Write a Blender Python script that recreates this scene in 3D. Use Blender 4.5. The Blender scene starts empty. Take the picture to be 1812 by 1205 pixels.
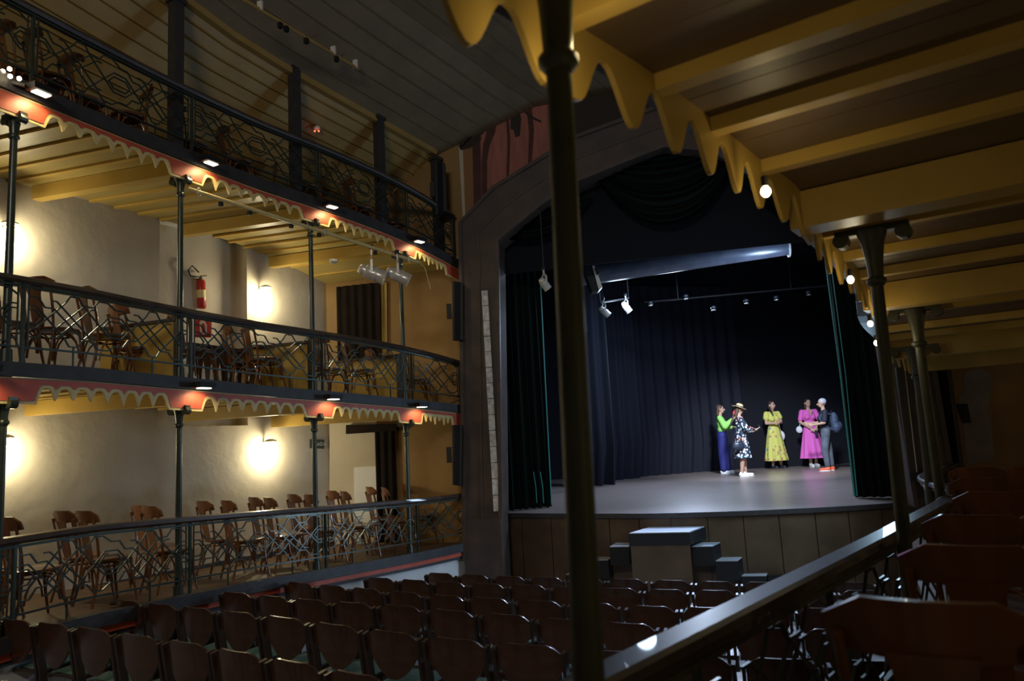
import bpy, bmesh, math, random
import numpy as np
from mathutils import Vector, Matrix

random.seed(7)
C = bpy.context.scene.collection
PI = math.pi

# ------------------------------------------------------------------ camera
FPX, CX, CY = 1280.0, 906.0, 602.5
CAMZ = 1.6
YAW, PITCH, ROLL = math.radians(20), math.atan(170 / 1280), math.atan(.055)
F0 = Vector((-math.sin(YAW), math.cos(YAW), 0)); R0 = Vector((math.cos(YAW), math.sin(YAW), 0))
ZV = Vector((0, 0, 1))
FW = F0 * math.cos(PITCH) + ZV * math.sin(PITCH)
U0 = -F0 * math.sin(PITCH) + ZV * math.cos(PITCH)
RT = R0 * math.cos(ROLL) - U0 * math.sin(ROLL)
UP = R0 * math.sin(ROLL) + U0 * math.cos(ROLL)
CAM = Vector((0, 0, CAMZ))

cd = bpy.data.cameras.new('camera'); cam = bpy.data.objects.new('camera', cd); C.objects.link(cam)
cd.sensor_width = 36; cd.lens = FPX / 1812 * 36
m = Matrix((RT, UP, -FW)).transposed().to_4x4(); m.translation = CAM
cam.matrix_world = m
cd.clip_start = .05
cd.dof.use_dof = True; cd.dof.focus_distance = 12.5; cd.dof.aperture_fstop = 2.2
S = bpy.context.scene
S.camera = cam
S.view_settings.view_transform = 'Standard'
S.view_settings.look = 'None'
S.view_settings.gamma = 1
S.view_settings.use_curve_mapping = False
S.view_settings.exposure = 0.0

w = bpy.data.worlds.new('world'); S.world = w; w.use_nodes = True
w.node_tree.nodes['Background'].inputs[0].default_value = (.30, .34, .42, 1)
w.node_tree.nodes['Background'].inputs[1].default_value = .022
S.cycles.use_denoising = True
S.cycles.max_bounces = 6
S.cycles.sample_clamp_indirect = 3.0


def ray(px, py):
    return (FW + RT * ((px - CX) / FPX) + UP * ((CY - py) / FPX))


def W(px, py, zh):
    d = ray(px, py); return CAM + d * (zh / d.dot(F0))


def WZ(px, py, Z):
    d = ray(px, py); return CAM + d * ((Z - CAMZ) / d.z)


def G(X, zh, Z=0):
    p = R0 * X + F0 * zh; return Vector((p.x, p.y, Z))


def PR(P):
    v = P - CAM; z = v.dot(FW)
    return (CX + FPX * v.dot(RT) / z, CY - FPX * v.dot(UP) / z)


def light(name, kind, loc, energy, color, size=.1, target=None, size_y=None, spot=None, blend=.5, spec=1.0):
    l = bpy.data.lights.new(name, kind); l.energy = energy; l.color = color
    if kind == 'AREA':
        l.size = size
        if size_y: l.shape = 'RECTANGLE'; l.size_y = size_y
    else:
        l.shadow_soft_size = size
    if kind == 'SPOT': l.spot_size = math.radians(spot); l.spot_blend = blend
    l.specular_factor = spec
    o = bpy.data.objects.new(name, l); C.objects.link(o); o.location = loc
    if target is not None:
        o.rotation_euler = (Vector(target) - Vector(loc)).to_track_quat('-Z', 'Y').to_euler()
    return o


STAGE_Z = .33
PLATEA_Z = -1.0
WARM = (1, .78, .38); WARM2 = (1, .87, .54); COOL = (.62, .78, 1.0)
# stage lighting rig: cool white heads hung above the stage, aimed down at the group
light('stage_wash', 'SPOT', G(5.0, 13.2, 4.9), 2600, (.80, .87, 1), .25, G(6.4, 19.0, .6), spot=50, blend=.9)
light('stage_top', 'AREA', G(4.6, 14.6, 5.3), 330, (.55, .70, 1), 2.0, G(4.2, 14.0, 0), size_y=1.2)
light('stage_back', 'SPOT', G(4.6, 19.8, 4.6), 650, (.62, .76, 1), .3, G(3.2, 13.5, .3), spot=85, blend=.8)
# daylight of the side door at the stalls, under the near gallery
light('door_daylight', 'SPOT', G(4.3, 8.9, .1), 260, (.55, .74, 1), .35, G(-1.9, 10.9, -.6), spot=48, blend=.8)
light('front_steps_fill', 'SPOT', G(3.0, 12.6, 4.15), 620, (.50, .64, 1), .3, G(2.3, 9.6, -.3), spot=62, blend=.9, spec=.03)  # added fill spot for the steps, apart from the door daylight
light('speaker_fill', 'POINT', G(2.2, 14.2, 4.1), 25, (.6, .76, 1), .2)  # unseen point light added to brighten the hanging loudspeaker
light('door_daylight_back', 'AREA', G(4.6, 9.4, 1.9), 55, (.5, .76, 1), .9, G(-1.5, 11.2, 1.0), size_y=1.4, spec=.15)
# unseen overall fill added high at the back
light('rear_fill', 'AREA', G(-2.5, -2.6, 6.3), 190, (1, .93, .84), 2.4, G(0, 9, 5.2), size_y=1.0)


# ------------------------------------------------------------------ materials
def mat(name, col, rough=.6, metal=0, noise=None, nscale=8, bump=0, bscale=40, stretch=(1, 1, 1), emit=None, spec=.5, coat=0, alpha=None):
    m = bpy.data.materials.new(name); m.use_nodes = True
    nt = m.node_tree; b = nt.nodes['Principled BSDF']
    b.inputs['Base Color'].default_value = (*col, 1)
    b.inputs['Roughness'].default_value = rough; b.inputs['Metallic'].default_value = metal
    b.inputs['Specular IOR Level'].default_value = spec
    b.inputs['Coat Weight'].default_value = coat
    if noise or bump:
        tc = nt.nodes.new('ShaderNodeTexCoord'); mp = nt.nodes.new('ShaderNodeMapping')
        mp.inputs['Scale'].default_value = stretch
        nt.links.new(tc.outputs['Object'], mp.inputs['Vector'])
    if noise:
        n = nt.nodes.new('ShaderNodeTexNoise'); n.inputs['Scale'].default_value = nscale; n.inputs['Detail'].default_value = 5
        nt.links.new(mp.outputs[0], n.inputs['Vector'])
        r = nt.nodes.new('ShaderNodeValToRGB'); r.color_ramp.elements[0].position = .32; r.color_ramp.elements[1].position = .68
        r.color_ramp.elements[0].color = (*noise, 1); r.color_ramp.elements[1].color = (*col, 1)
        nt.links.new(n.outputs['Fac'], r.inputs[0]); nt.links.new(r.outputs[0], b.inputs['Base Color'])
    if bump:
        n2 = nt.nodes.new('ShaderNodeTexNoise'); n2.inputs['Scale'].default_value = bscale; n2.inputs['Detail'].default_value = 4
        nt.links.new(mp.outputs[0], n2.inputs['Vector'])
        bp = nt.nodes.new('ShaderNodeBump'); bp.inputs['Strength'].default_value = bump; bp.inputs['Distance'].default_value = .02
        nt.links.new(n2.outputs['Fac'], bp.inputs['Height']); nt.links.new(bp.outputs[0], b.inputs['Normal'])
    if emit:
        b.inputs['Emission Color'].default_value = (*emit[0], 1); b.inputs['Emission Strength'].default_value = emit[1]
    return m


M = {}
M['plaster'] = mat('plaster', (.60, .54, .44), .85, noise=(.50, .45, .37), nscale=1.7, bump=.55, bscale=5)
M['white_wall'] = mat('white_wall', (.72, .72, .72), .8, noise=(.6, .6, .6), nscale=3, bump=.2, bscale=8)
M['yellow'] = mat('yellow_paint', (.60, .41, .10), .42, noise=(.52, .34, .08), nscale=3, stretch=(1, 1, 1))
M['yellow_plank'] = mat('yellow_plank', (.50, .38, .13), .40, noise=(.41, .31, .105), nscale=2.5, bump=.1, bscale=30, stretch=(.6, 4, 4))
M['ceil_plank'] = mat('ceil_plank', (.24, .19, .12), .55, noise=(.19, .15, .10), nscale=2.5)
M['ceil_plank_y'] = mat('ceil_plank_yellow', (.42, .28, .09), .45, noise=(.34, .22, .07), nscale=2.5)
M['brown_plank'] = mat('brown_plank', (.17, .115, .065), .5, noise=(.14, .09, .045), nscale=3)
M['end_wall'] = mat('end_wall_ochre', (.36, .21, .065), .6, noise=(.27, .15, .045), nscale=1.4, bump=.15, bscale=9)
M['iron'] = mat('green_iron', (.045, .06, .045), .32, metal=.2, noise=(.03, .04, .03), nscale=14, spec=.7)
M['iron_near'] = mat('olive_iron', (.085, .090, .050), .5, noise=(.06, .064, .036), nscale=10, spec=.5)
M['iron_lattice'] = mat('wrought_iron', (.05, .07, .06), .28, metal=.5, spec=.8)
M['dark_wood'] = mat('dark_post_wood', (.05, .045, .045), .5, noise=(.035, .03, .03), nscale=12)
M['rail_wood'] = mat('handrail_wood', (.060, .040, .032), .36, noise=(.035, .022, .018), nscale=8, stretch=(1, 1, 1), coat=.5)
M['band'] = mat('deck_edge_wood', (.05, .045, .048), .5, noise=(.03, .028, .03), nscale=7, bump=.2)
M['floor_wood'] = mat('gallery_floor_wood', (.13, .075, .04), .5, noise=(.08, .045, .025), nscale=6)
M['red'] = mat('red_paint', (.58, .10, .05), .45, noise=(.48, .08, .045), nscale=9)
M['cream'] = mat('cream_paint', (.72, .58, .28), .42, noise=(.6, .47, .2), nscale=9)
M['chair'] = mat('bentwood', (.22, .085, .030), .28, noise=(.13, .05, .018), nscale=7, stretch=(1, 1, .3), coat=.3)
M['seatback'] = mat('stall_plywood', (.085, .036, .019), .3, noise=(.05, .021, .012), nscale=5, stretch=(.4, 1, 2.5), coat=.4)
M['seatframe'] = mat('stall_frame', (.055, .03, .02), .35, noise=(.035, .02, .013), nscale=8)
M['teal'] = mat('teal_cushion', (.10, .22, .20), .8, noise=(.08, .18, .17), nscale=20, bump=.2)
M['marble'] = mat('painted_marble', (.085, .055, .042), .5, noise=(.045, .032, .028), nscale=3.2, bump=.1, bscale=12)
M['marble_lit'] = mat('pier_light_sliver', (.8, .8, .82), .7, noise=(.4, .4, .42), nscale=18, bump=.4, bscale=60)  # sliver of light on the pier, put into the colour
M['stage_floor'] = mat('stage_boards', (.27, .22, .19), .3, noise=(.20, .16, .14), nscale=3.5, stretch=(.5, 3, 1), bump=.05, bscale=20)
M['stage_front'] = mat('stage_front_boards', (.12, .075, .038), .5, noise=(.075, .045, .022), nscale=3.0, bump=.1)
M['black'] = mat('black_cloth', (.010, .011, .016), .85, spec=.2)
M['black_leg'] = mat('navy_black_cloth', (.017, .019, .030), .8, spec=.2)
M['velvet'] = mat('dark_green_velvet', (.004, .010, .008), .85, spec=.15)
M['teal_lit_trim'] = mat('teal_lit_trim', (.05, .35, .32), .5)  # green-blue light on the curtain edges put into the colour
M['black_paint'] = mat('black_paint', (.007, .007, .008), .6)
M['black_gloss'] = mat('black_gloss', (.03, .035, .045), .35, spec=.8)
M['step_top'] = mat('step_top_lit', (.60, .64, .72), .5)  # light on the black steps' tops put into a pale colour
M['platea_floor'] = mat('platea_floor', (.42, .42, .43), .5, noise=(.34, .34, .35), nscale=2)
M['chrome'] = mat('chrome', (.78, .75, .68), .3, metal=.35)
M['white_metal'] = mat('white_enamel', (.75, .72, .64), .35)
M['bulb'] = mat('lit_bulb', (1, .9, .7), .5, emit=((1, .82, .50), 14))
M['bulb_soft'] = mat('lit_lens', (1, .9, .7), .5, emit=((1, .88, .66), 5))
M['ext_red'] = mat('extinguisher_red', (.45, .03, .02), .3)
M['sign_red'] = mat('sign_red', (.5, .04, .03), .5)
M['sign_white'] = mat('sign_white', (.7, .7, .66), .5)
M['sign_dark'] = mat('sign_dark', (.04, .045, .035), .4)
M['paper'] = mat('white_board', (.74, .75, .77), .6)
M['curtain_dark'] = mat('door_curtain', (.018, .014, .012), .85, noise=(.012, .009, .008), nscale=4, spec=.1)
M['mural_pink'] = mat('mural_rose', (.46, .17, .13), .7, noise=(.34, .12, .10), nscale=3, stretch=(4, 4, .6))
M['mural_dark'] = mat('mural_maroon', (.10, .035, .03), .7, noise=(.07, .022, .02), nscale=4)
M['mural_orange'] = mat('mural_ochre', (.30, .155, .06), .7)
M['mural_black'] = mat('mural_black', (.03, .022, .02), .7)
M['led_red'] = mat('red_led', (.5, .02, .01), .5, emit=((1, .08, .03), 5))
M['cable'] = mat('cable', (.015, .015, .015), .6)
M['pale_patch'] = mat('worn_plaster', (.34, .30, .29), .8, noise=(.26, .23, .22), nscale=5)


# ------------------------------------------------------------------ mesh helpers
class MB:
    def __init__(s): s.v = []; s.f = []
    def add(s, vs, fs):
        n = len(s.v); s.v += [Vector(x) for x in vs]; s.f += [tuple(i + n for i in f) for f in fs]; return s
    def frame(s, c, ax, ay, az):
        vs = [Vector(c) + ax * i + ay * j + az * k for k in (-1, 1) for j in (-1, 1) for i in (-1, 1)]
        return s.add(vs, [(0, 2, 3, 1), (4, 5, 7, 6), (0, 1, 5, 4), (2, 6, 7, 3), (0, 4, 6, 2), (1, 3, 7, 5)])
    def box(s, c, size, rz=0):
        ca, sa = math.cos(rz), math.sin(rz)
        return s.frame(c, Vector((ca, sa, 0)) * size[0] / 2, Vector((-sa, ca, 0)) * size[1] / 2, ZV * size[2] / 2)
    def bar(s, a, b, w, h, up=ZV):
        a = Vector(a); b = Vector(b); d = b - a; L = d.length
        if L < 1e-6: return s
        d /= L; sd = d.cross(up)
        if sd.length < 1e-4: sd = d.cross(Vector((1, 0, 0)))
        sd.normalize(); u = sd.cross(d)
        return s.frame((a + b) / 2, d * L / 2, sd * w / 2, u * h / 2)
    def sweep(s, pts, prof, ups=None, closed_ends=True):
        """prof: list of (side, up) offsets; pts: polyline"""
        pts = [Vector(p) for p in pts]; n = len(pts); k = len(prof); vs = []
        for i, p in enumerate(pts):
            t = (pts[min(i + 1, n - 1)] - pts[max(i - 1, 0)])
            up = ups[i] if ups else ZV
            t.normalize(); sd = t.cross(up)
            if sd.length < 1e-4: sd = t.cross(Vector((1, 0, 0)))
            sd.normalize(); u = sd.cross(t).normalized()
            for a, b in prof: vs.append(p + sd * a + u * b)
        fs = [(i * k + j, i * k + (j + 1) % k, (i + 1) * k + (j + 1) % k, (i + 1) * k + j) for i in range(n - 1) for j in range(k)]
        if closed_ends: fs += [tuple(range(k))[::-1], tuple((n - 1) * k + j for j in range(k))]
        return s.add(vs, fs)
    def tube(s, pts, r, n=6, r2=None):
        pts = [Vector(p) for p in pts]; N = len(pts); vs = []
        ref = None
        for i, p in enumerate(pts):
            t = (pts[min(i + 1, N - 1)] - pts[max(i - 1, 0)]).normalized()
            if ref is None:
                ref = t.cross(ZV)
                if ref.length < .05: ref = t.cross(Vector((0, 1, 0)))
            a = (ref - t * ref.dot(t)).normalized(); ref = a; b = t.cross(a)
            rr = r if r2 is None else r + (r2 - r) * i / max(N - 1, 1)
            if isinstance(r, (list, tuple)): rr = r[i]
            for j in range(n):
                th = 2 * PI * j / n; vs.append(p + (a * math.cos(th) + b * math.sin(th)) * rr)
        fs = [(i * n + j, i * n + (j + 1) % n, (i + 1) * n + (j + 1) % n, (i + 1) * n + j) for i in range(N - 1) for j in range(n)]
        fs += [tuple(range(n))[::-1], tuple((N - 1) * n + j for j in range(n))]
        return s.add(vs, fs)
    def lathe(s, c, prof, n=16, sx=1, sy=1):
        c = Vector(c); vs = []
        for r, z in prof:
            for j in range(n):
                th = 2 * PI * j / n; vs.append(c + Vector((r * sx * math.cos(th), r * sy * math.sin(th), z)))
        N = len(prof)
        fs = [(i * n + j, i * n + (j + 1) % n, (i + 1) * n + (j + 1) % n, (i + 1) * n + j) for i in range(N - 1) for j in range(n)]
        fs += [tuple(range(n))[::-1], tuple((N - 1) * n + j for j in range(n))]
        return s.add(vs, fs)
    def prism(s, poly, d):
        """poly of 3D points (planar), extruded by vector d"""
        n = len(poly); d = Vector(d); vs = [Vector(p) for p in poly] + [Vector(p) + d for p in poly]
        fs = [tuple(range(n))[::-1], tuple(range(n, 2 * n))] + [(i, (i + 1) % n, n + (i + 1) % n, n + i) for i in range(n)]
        return s.add(vs, fs)
    def grid(s, P, thick=None):
        """P[i][j] grid of points -> surface; thick vector gives a closed slab"""
        a, b = len(P), len(P[0]); vs = [Vector(p) for r in P for p in r]
        fs = [(i * b + j, i * b + j + 1, (i + 1) * b + j + 1, (i + 1) * b + j) for i in range(a - 1) for j in range(b - 1)]
        if thick is not None:
            n = a * b; t = Vector(thick); vs += [v + t for v in vs]
            fs += [tuple(n + q for q in reversed(f)) for f in fs[:]]
            rim = [i * b for i in range(a)] + [(a - 1) * b + j for j in range(1, b)] + [i * b + b - 1 for i in range(a - 2, -1, -1)] + [j for j in range(b - 2, 0, -1)]
            for q in range(len(rim)):
                x, y = rim[q], rim[(q + 1) % len(rim)]; fs.append((x, n + x, n + y, y))
        return s.add(vs, fs)
    def ell(s, c, r, n=10, k=6, rot=None):
        c = Vector(c); vs = []
        for i in range(k + 1):
            ph = PI * (i + (.02 if i == 0 else -.02 if i == k else 0)) / k
            for j in range(n):
                th = 2 * PI * j / n
                v = Vector((r[0] * math.sin(ph) * math.cos(th), r[1] * math.sin(ph) * math.sin(th), -r[2] * math.cos(ph)))
                if rot: v = rot @ v
                vs.append(c + v)
        fs = [(i * n + j, i * n + (j + 1) % n, (i + 1) * n + (j + 1) % n, (i + 1) * n + j) for i in range(k) for j in range(n)]
        fs += [tuple(range(n))[::-1], tuple(k * n + j for j in range(n))]
        return s.add(vs, fs)
    def build(s, name, mt, parent=None, smooth=False, world=True, ang=45):
        me = bpy.data.meshes.new(name)
        off = parent_base(parent) if (parent is not None and world) else Vector((0, 0, 0))
        me.from_pydata([tuple(v - off) for v in s.v], [], s.f); me.materials.append(M[mt] if isinstance(mt, str) else mt)
        bm = bmesh.new(); bm.from_mesh(me); bmesh.ops.recalc_face_normals(bm, faces=bm.faces); bm.to_mesh(me); bm.free()
        if smooth:
            me.polygons.foreach_set('use_smooth', [True] * len(me.polygons))
            try: me.set_sharp_from_angle(angle=math.radians(ang))
            except Exception: pass
        o = bpy.data.objects.new(name, me); C.objects.link(o)
        if parent is not None: o.parent = parent
        return o


def parent_base(p):
    v = Vector((0, 0, 0))
    while p is not None: v = v + p.location; p = p.parent
    return v


def tag(o, label=None, cat=None, group=None, kind=None):
    if label: o['label'] = label
    if cat: o['category'] = cat
    if group: o['group'] = group
    if kind: o['kind'] = kind
    return o


def empty(name, loc=(0, 0, 0), label=None, cat=None, group=None, kind=None):
    o = bpy.data.objects.new(name, None); C.objects.link(o); o.location = loc; o.empty_display_size = .1
    return tag(o, label, cat, group, kind)


def copy_tree(root, loc=None, rz=None, scale=None, label=None, group=None):
    r = root.copy(); C.objects.link(r)
    if loc is not None: r.location = loc
    if rz is not None: r.rotation_euler = (0, 0, rz)
    if scale is not None: r.scale = scale
    if label: r['label'] = label
    if group: r['group'] = group
    for ch in root.children:
        c = ch.copy(); C.objects.link(c); c.parent = r
        for g in ch.children:
            d = g.copy(); C.objects.link(d); d.parent = c
    return r


def interp(poly, x):
    if x <= poly[0][0]:
        (a, b), (c, d) = poly[0], poly[1]; return b + (x - a) * (d - b) / (c - a)
    for (a, b), (c, d) in zip(poly, poly[1:]):
        if x <= c: return b + (x - a) * (d - b) / (c - a)
    (a, b), (c, d) = poly[-2], poly[-1]; return b + (x - a) * (d - b) / (c - a)


def catmull(pts, n):
    out = []
    P = [2 * pts[0] - pts[1]] + list(pts) + [2 * pts[-1] - pts[-2]]
    for i in range(1, len(P) - 2):
        for k in range(n):
            t = k / n; a, b, c, d = P[i - 1], P[i], P[i + 1], P[i + 2]
            out.append(.5 * ((2 * b) + (c - a) * t + (2 * a - 5 * b + 4 * c - d) * t * t + (3 * b - a - 3 * c + d) * t ** 3))
    out.append(pts[-1]); return out


# ------------------------------------------------------------------ left gallery geometry
ST = [(0, 949, 6.35), (153, 932, 7.1), (320, 917.5, 8.1), (460, 907, 9.1), (560, 898, 9.8), (640, 893, 10.4), (720, 885.5, 11.05), (790, 877.5, 11.7), (824, 873.5, 12.05)]
plan = []
for px, py, z in ST:
    p = W(px, py, z); plan.append(Vector((p.x, p.y, 0)))
d0 = (plan[1] - plan[0]).normalized()
NB = 3
plan = [plan[0] - d0 * 1.3 * k for k in (3, 2, 1)] + plan
dense = catmull(plan, 10)
S_ = [0.0]
for a, b in zip(dense, dense[1:]): S_.append(S_[-1] + (b - a).length)
SMAX = S_[-1]
SVIS0 = S_[NB * 10]


def LPs(s):
    s = max(0, min(SMAX, s))
    for i in range(len(S_) - 1):
        if s <= S_[i + 1] + 1e-9:
            t = (s - S_[i]) / max(1e-9, S_[i + 1] - S_[i]); return dense[i].lerp(dense[i + 1], t)
    return dense[-1]


def tang(s):
    return (LPs(s + .05) - LPs(s - .05)).normalized()


def heights(poly):
    xs, zs = [], []
    for i in range(NB * 10, len(dense), 5):
        p = dense[i]; lo, hi = -1.5, 8.0
        def f(Z):
            x, y = PR(Vector((p.x, p.y, Z))); return y - interp(poly, x)
        for _ in range(40):
            mid = (lo + hi) / 2
            if f(mid) > 0: lo = mid
            else: hi = mid
        xs.append(S_[i]); zs.append((lo + hi) / 2)
    co = np.polyfit(xs, zs, 3); z0 = float(np.polyval(co, SVIS0 + .8))
    return lambda s: float(np.polyval(co, s)) if s > SVIS0 + .8 else z0


R3 = heights([(50, 7), (186, 85), (319, 146), (440, 208), (523, 245), (606, 274.5), (672, 304), (739, 339), (788, 371), (818, 399)])
D3 = heights([(0, 130), (83, 173), (149, 199), (332, 275.5), (411, 302), (540, 349), (606, 376), (699, 406), (815, 469)])
R2 = heights([(0, 476), (153, 513), (232, 529), (332, 546), (460, 572.5), (540, 586), (622, 596), (705, 611), (755, 622.6), (795, 634), (818, 644)])
D2 = heights([(0, 639), (166, 657), (305, 670), (460, 685), (573, 697), (672, 704), (772, 714), (823, 722)])
R1 = heights([(0, 949), (106, 937), (212, 928), (317, 917.5), (459, 907), (556, 898), (687, 889), (824, 873.5)])
D1 = heights([(0, 1125), (212, 1078), (317, 1057), (440, 1030), (588, 1007.5), (708, 983), (830, 960)])
RR = [R1, R2, R3]; DD = [D1, D2, D3]

# end wall / proscenium plane (E) and left wall line
EA = G(-.22, 12.0); EB = G(5.64, 10.6)
EU = (EB - EA).normalized(); EN = Vector((EU.y, -EU.x, 0))      # EN points to the audience
if EN.dot(F0) > 0: EN = -EN


def WE(px, py, off=0.0):
    d = ray(px, py); o = EA + EN * off
    return CAM + d * ((o - CAM).dot(EN) / d.dot(EN))


def line_x(p, d, q, e):
    den = d.x * e.y - d.y * e.x; t = ((q.x - p.x) * e.y - (q.y - p.y) * e.x) / den
    return p + d * t


th = math.radians(32)
WD = (R0 * math.sin(th) + F0 * math.cos(th)).normalized()
WP = G(-5.15, 9.75)
WN = Vector((WD.y, -WD.x, 0))            # toward hall
CORNER = line_x(WP, WD, EA, EU)
p0 = LPs(0); WSTART = WP + WD * ((p0 - WP).dot(WD) - .6)


def LW(s):
    f = s / SMAX
    return WSTART.lerp(CORNER, f)


def LQ(s, off, Z):
    a = LPs(s); b = LW(s); d = (b - a).normalized()
    p = a + d * off; return Vector((p.x, p.y, Z))


def s_at_px(px, off, Zf):
    lo, hi = 0, SMAX
    for _ in range(40):
        mid = (lo + hi) / 2
        if PR(LQ(mid, off, Zf(mid)))[0] < px: lo = mid
        else: hi = mid
    return (lo + hi) / 2


SN = [SMAX * i / 60 for i in range(61)]
COLS = [s_at_px(x, 0, R1) for x in (2, 320, 562, 726)]
BAY = COLS[1] - COLS[0]
COLS = [COLS[0] - BAY] + COLS
print('cols', COLS, SMAX, [round(R(s), 2) for R in (R1, R2, R3, D1, D2, D3) for s in (SVIS0, SMAX)])

M['roller'] = mat('roller_vinyl', (.08, .09, .125), .3, noise=(.05, .06, .09), nscale=5, spec=.7)
M['iron_far'] = mat('shaded_olive_iron', (.045, .050, .032), .5, noise=(.03, .034, .022), nscale=10)  # darker copy of the pillar's iron, backlit shade put into the colour
# ------------------------------------------------------------------ room shell
def slab_wall(name, a, b, z0, z1, thick, n, mt, parent=None, kind='structure', label=None):
    a = Vector(a); b = Vector(b); o = MB()
    pts = [Vector((a.x, a.y, z0)), Vector((b.x, b.y, z0)), Vector((b.x, b.y, z1)), Vector((a.x, a.y, z1))]
    o.prism(pts, Vector(n) * thick)
    r = o.build(name, mt, parent)
    if parent is None: tag(r, label, kind=kind)
    return r


UPW = D3(SMAX * .5)
# left masonry wall: lower storey, middle storey with window-bay recess, upper knee wall
wl = empty('wall_left', (WSTART.x, WSTART.y, 0), kind='structure')
slab_wall('lower_plaster', WSTART, CORNER, -1.0, 2.0, .4, -WN, 'plaster', wl)
def wall_t(px, py):
    d = ray(px, py); den = d.dot(WN); P = CAM + d * ((WP - CAM).dot(WN) / den); return (P - WSTART).dot(WD)
t1, t2 = wall_t(282, 480), wall_t(437, 500)
TL = (CORNER - WSTART).length
for ta, tb, of in ((0, t1, 0), (t1, t2, -.28), (t2, TL, 0)):
    a = WSTART + WD * ta + WN * of; b = WSTART + WD * tb + WN * of
    slab_wall('middle_plaster', a, b, 2.0, 5.0, .4, -WN, 'plaster', wl)
slab_wall('upper_plaster', WSTART, CORNER, 5.0, 5.6, .4, -WN, 'white_wall', wl)
# end wall of the left galleries
slab_wall('wall_end', CORNER - EU * .3, EA - EU * .25 + EN * 0, -1.0, 6.9, .3, -EN, 'end_wall')
MB().prism([WE(584, 745, .002), WE(667, 743, .002), WE(667, 960, .002), WE(584, 965, .002)], EN * .02).build('trim_9', 'plaster')['kind'] = 'structure'
# proscenium: wall above arch, built as polygon strips between arch outer line and ceiling
inner_px = [(891, 911), (885, 433), (926, 398), (963, 368), (1026, 328.5), (1099, 299), (1165, 275)]
outer_px = [(834, 985), (826, 402), (883, 342), (959, 295), (1022, 255.5), (1132, 216), (1190, 200)]
def uz(P): return ((P - EA).dot(EU), P.z)
iu = [uz(WE(*p)) for p in inner_px]; ou = [uz(WE(*p)) for p in outer_px]
uR = uz(WE(1606, 890))[0]; uC = (iu[0][0] + uR) / 2
print('opening', iu[0], uR, iu[-1], ou[-1])
def EP(u, z, off=0.0): return Vector((*(EA + EU * u + EN * off).xy, z))
il = iu[:6]; ol = ou[:6]
il.append((uC, iu[6][1] + .03)); ol.append((uC, ou[6][1] + .0))
inn = il + [(2 * uC - u, z) for u, z in reversed(il[:-1])]
out = ol + [(2 * uC - u, z) for u, z in reversed(ol[:-1])]
inn[0] = (inn[0][0], STAGE_Z); inn[-1] = (inn[-1][0], STAGE_Z)
arch = MB()
for j in range(len(inn) - 1):
    a, b = inn[j], inn[j + 1]; c, d = out[j], out[j + 1]
    arch.add([EP(*a, .28), EP(*b, .28), EP(*d, .28), EP(*c, .28), EP(*a, -.35), EP(*b, -.35), EP(*d, -.35), EP(*c, -.35)],
             [(0, 1, 2, 3), (4, 7, 6, 5), (0, 4, 5, 1), (3, 2, 6, 7)] + ([(0, 3, 7, 4)] if j == 0 else []) + ([(1, 5, 6, 2)] if j == len(inn) - 2 else []))
pr = empty('proscenium_arch', EP(out[0][0], -1), kind='structure'); pr['label'] = 'dark painted marble proscenium arch framing the stage'
arch.build('arch_frame', 'marble', pr)
mo = MB()
prof = [(-.03, -.03), (.03, -.03), (.03, .03), (-.03, .03)]
mo.sweep([EP(u - .02, z, .30) for u, z in out], prof, ups=[EN] * len(out)); mo.sweep([EP(u + .03, z, .30) for u, z in inn], prof, ups=[EN] * len(inn))
mo.build('moulding', 'marble', pr)
mo = MB(); mid = [((a[0] * .5 + c[0] * .5), (a[1] * .5 + c[1] * .5)) for a, c in zip(inn, out)]
mo.sweep([EP(u, z, .285) for u, z in mid], [(-.015, -.012), (.015, -.012), (.015, .012), (-.015, .012)], ups=[EN] * len(mid))
mo.build('fillet', 'marble', pr)
# pier below stage level at left
MB().prism([EP(out[0][0] - .02, -1, .3), EP(inn[0][0] + .02, -1, .3), EP(inn[0][0] + .02, STAGE_Z, .3), EP(out[0][0] - .02, STAGE_Z, .3)], -EN * .5).build('pier_base', 'marble', pr)
# light sliver up the pier's inner edge, shaped as pale stacked blocks
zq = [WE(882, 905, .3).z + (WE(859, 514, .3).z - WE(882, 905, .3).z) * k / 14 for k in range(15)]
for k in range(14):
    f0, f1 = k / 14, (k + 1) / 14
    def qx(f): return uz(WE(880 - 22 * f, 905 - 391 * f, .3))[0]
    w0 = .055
    MB().prism([EP(qx(f0) - w0, zq[k] + .006, .285), EP(qx(f0) + w0 * .9, zq[k] + .006, .285), EP(qx(f1) + w0 * .9, zq[k + 1] - .004, .285), EP(qx(f1) - w0, zq[k + 1] - .004, .285)], EN * (.03 + .006 * (k % 2))).build('light_sliver_block', 'marble_lit', pr)
# wall above/around arch
TOPZ = 8.2
pw = MB(); uL = uz(WE(818, 300))[0]
seg = [(uL, -1.0)] + [(max(u, uL), z) for u, z in out[1:]]
for j in range(1, len(out) - 2):
    a, b = out[j], out[j + 1]
    pw.prism([EP(a[0], a[1]), EP(b[0], b[1]), EP(b[0], TOPZ), EP(a[0], TOPZ)], -EN * .3)
pw.prism([EP(uL - .02, 3.6), EP(out[1][0] + .001, 3.6), EP(out[1][0] + .001, TOPZ), EP(uL - .02, TOPZ)], -EN * .3)
wp = pw.build('wall_proscenium', 'mural_pink'); tag(wp, kind='structure')
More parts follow.
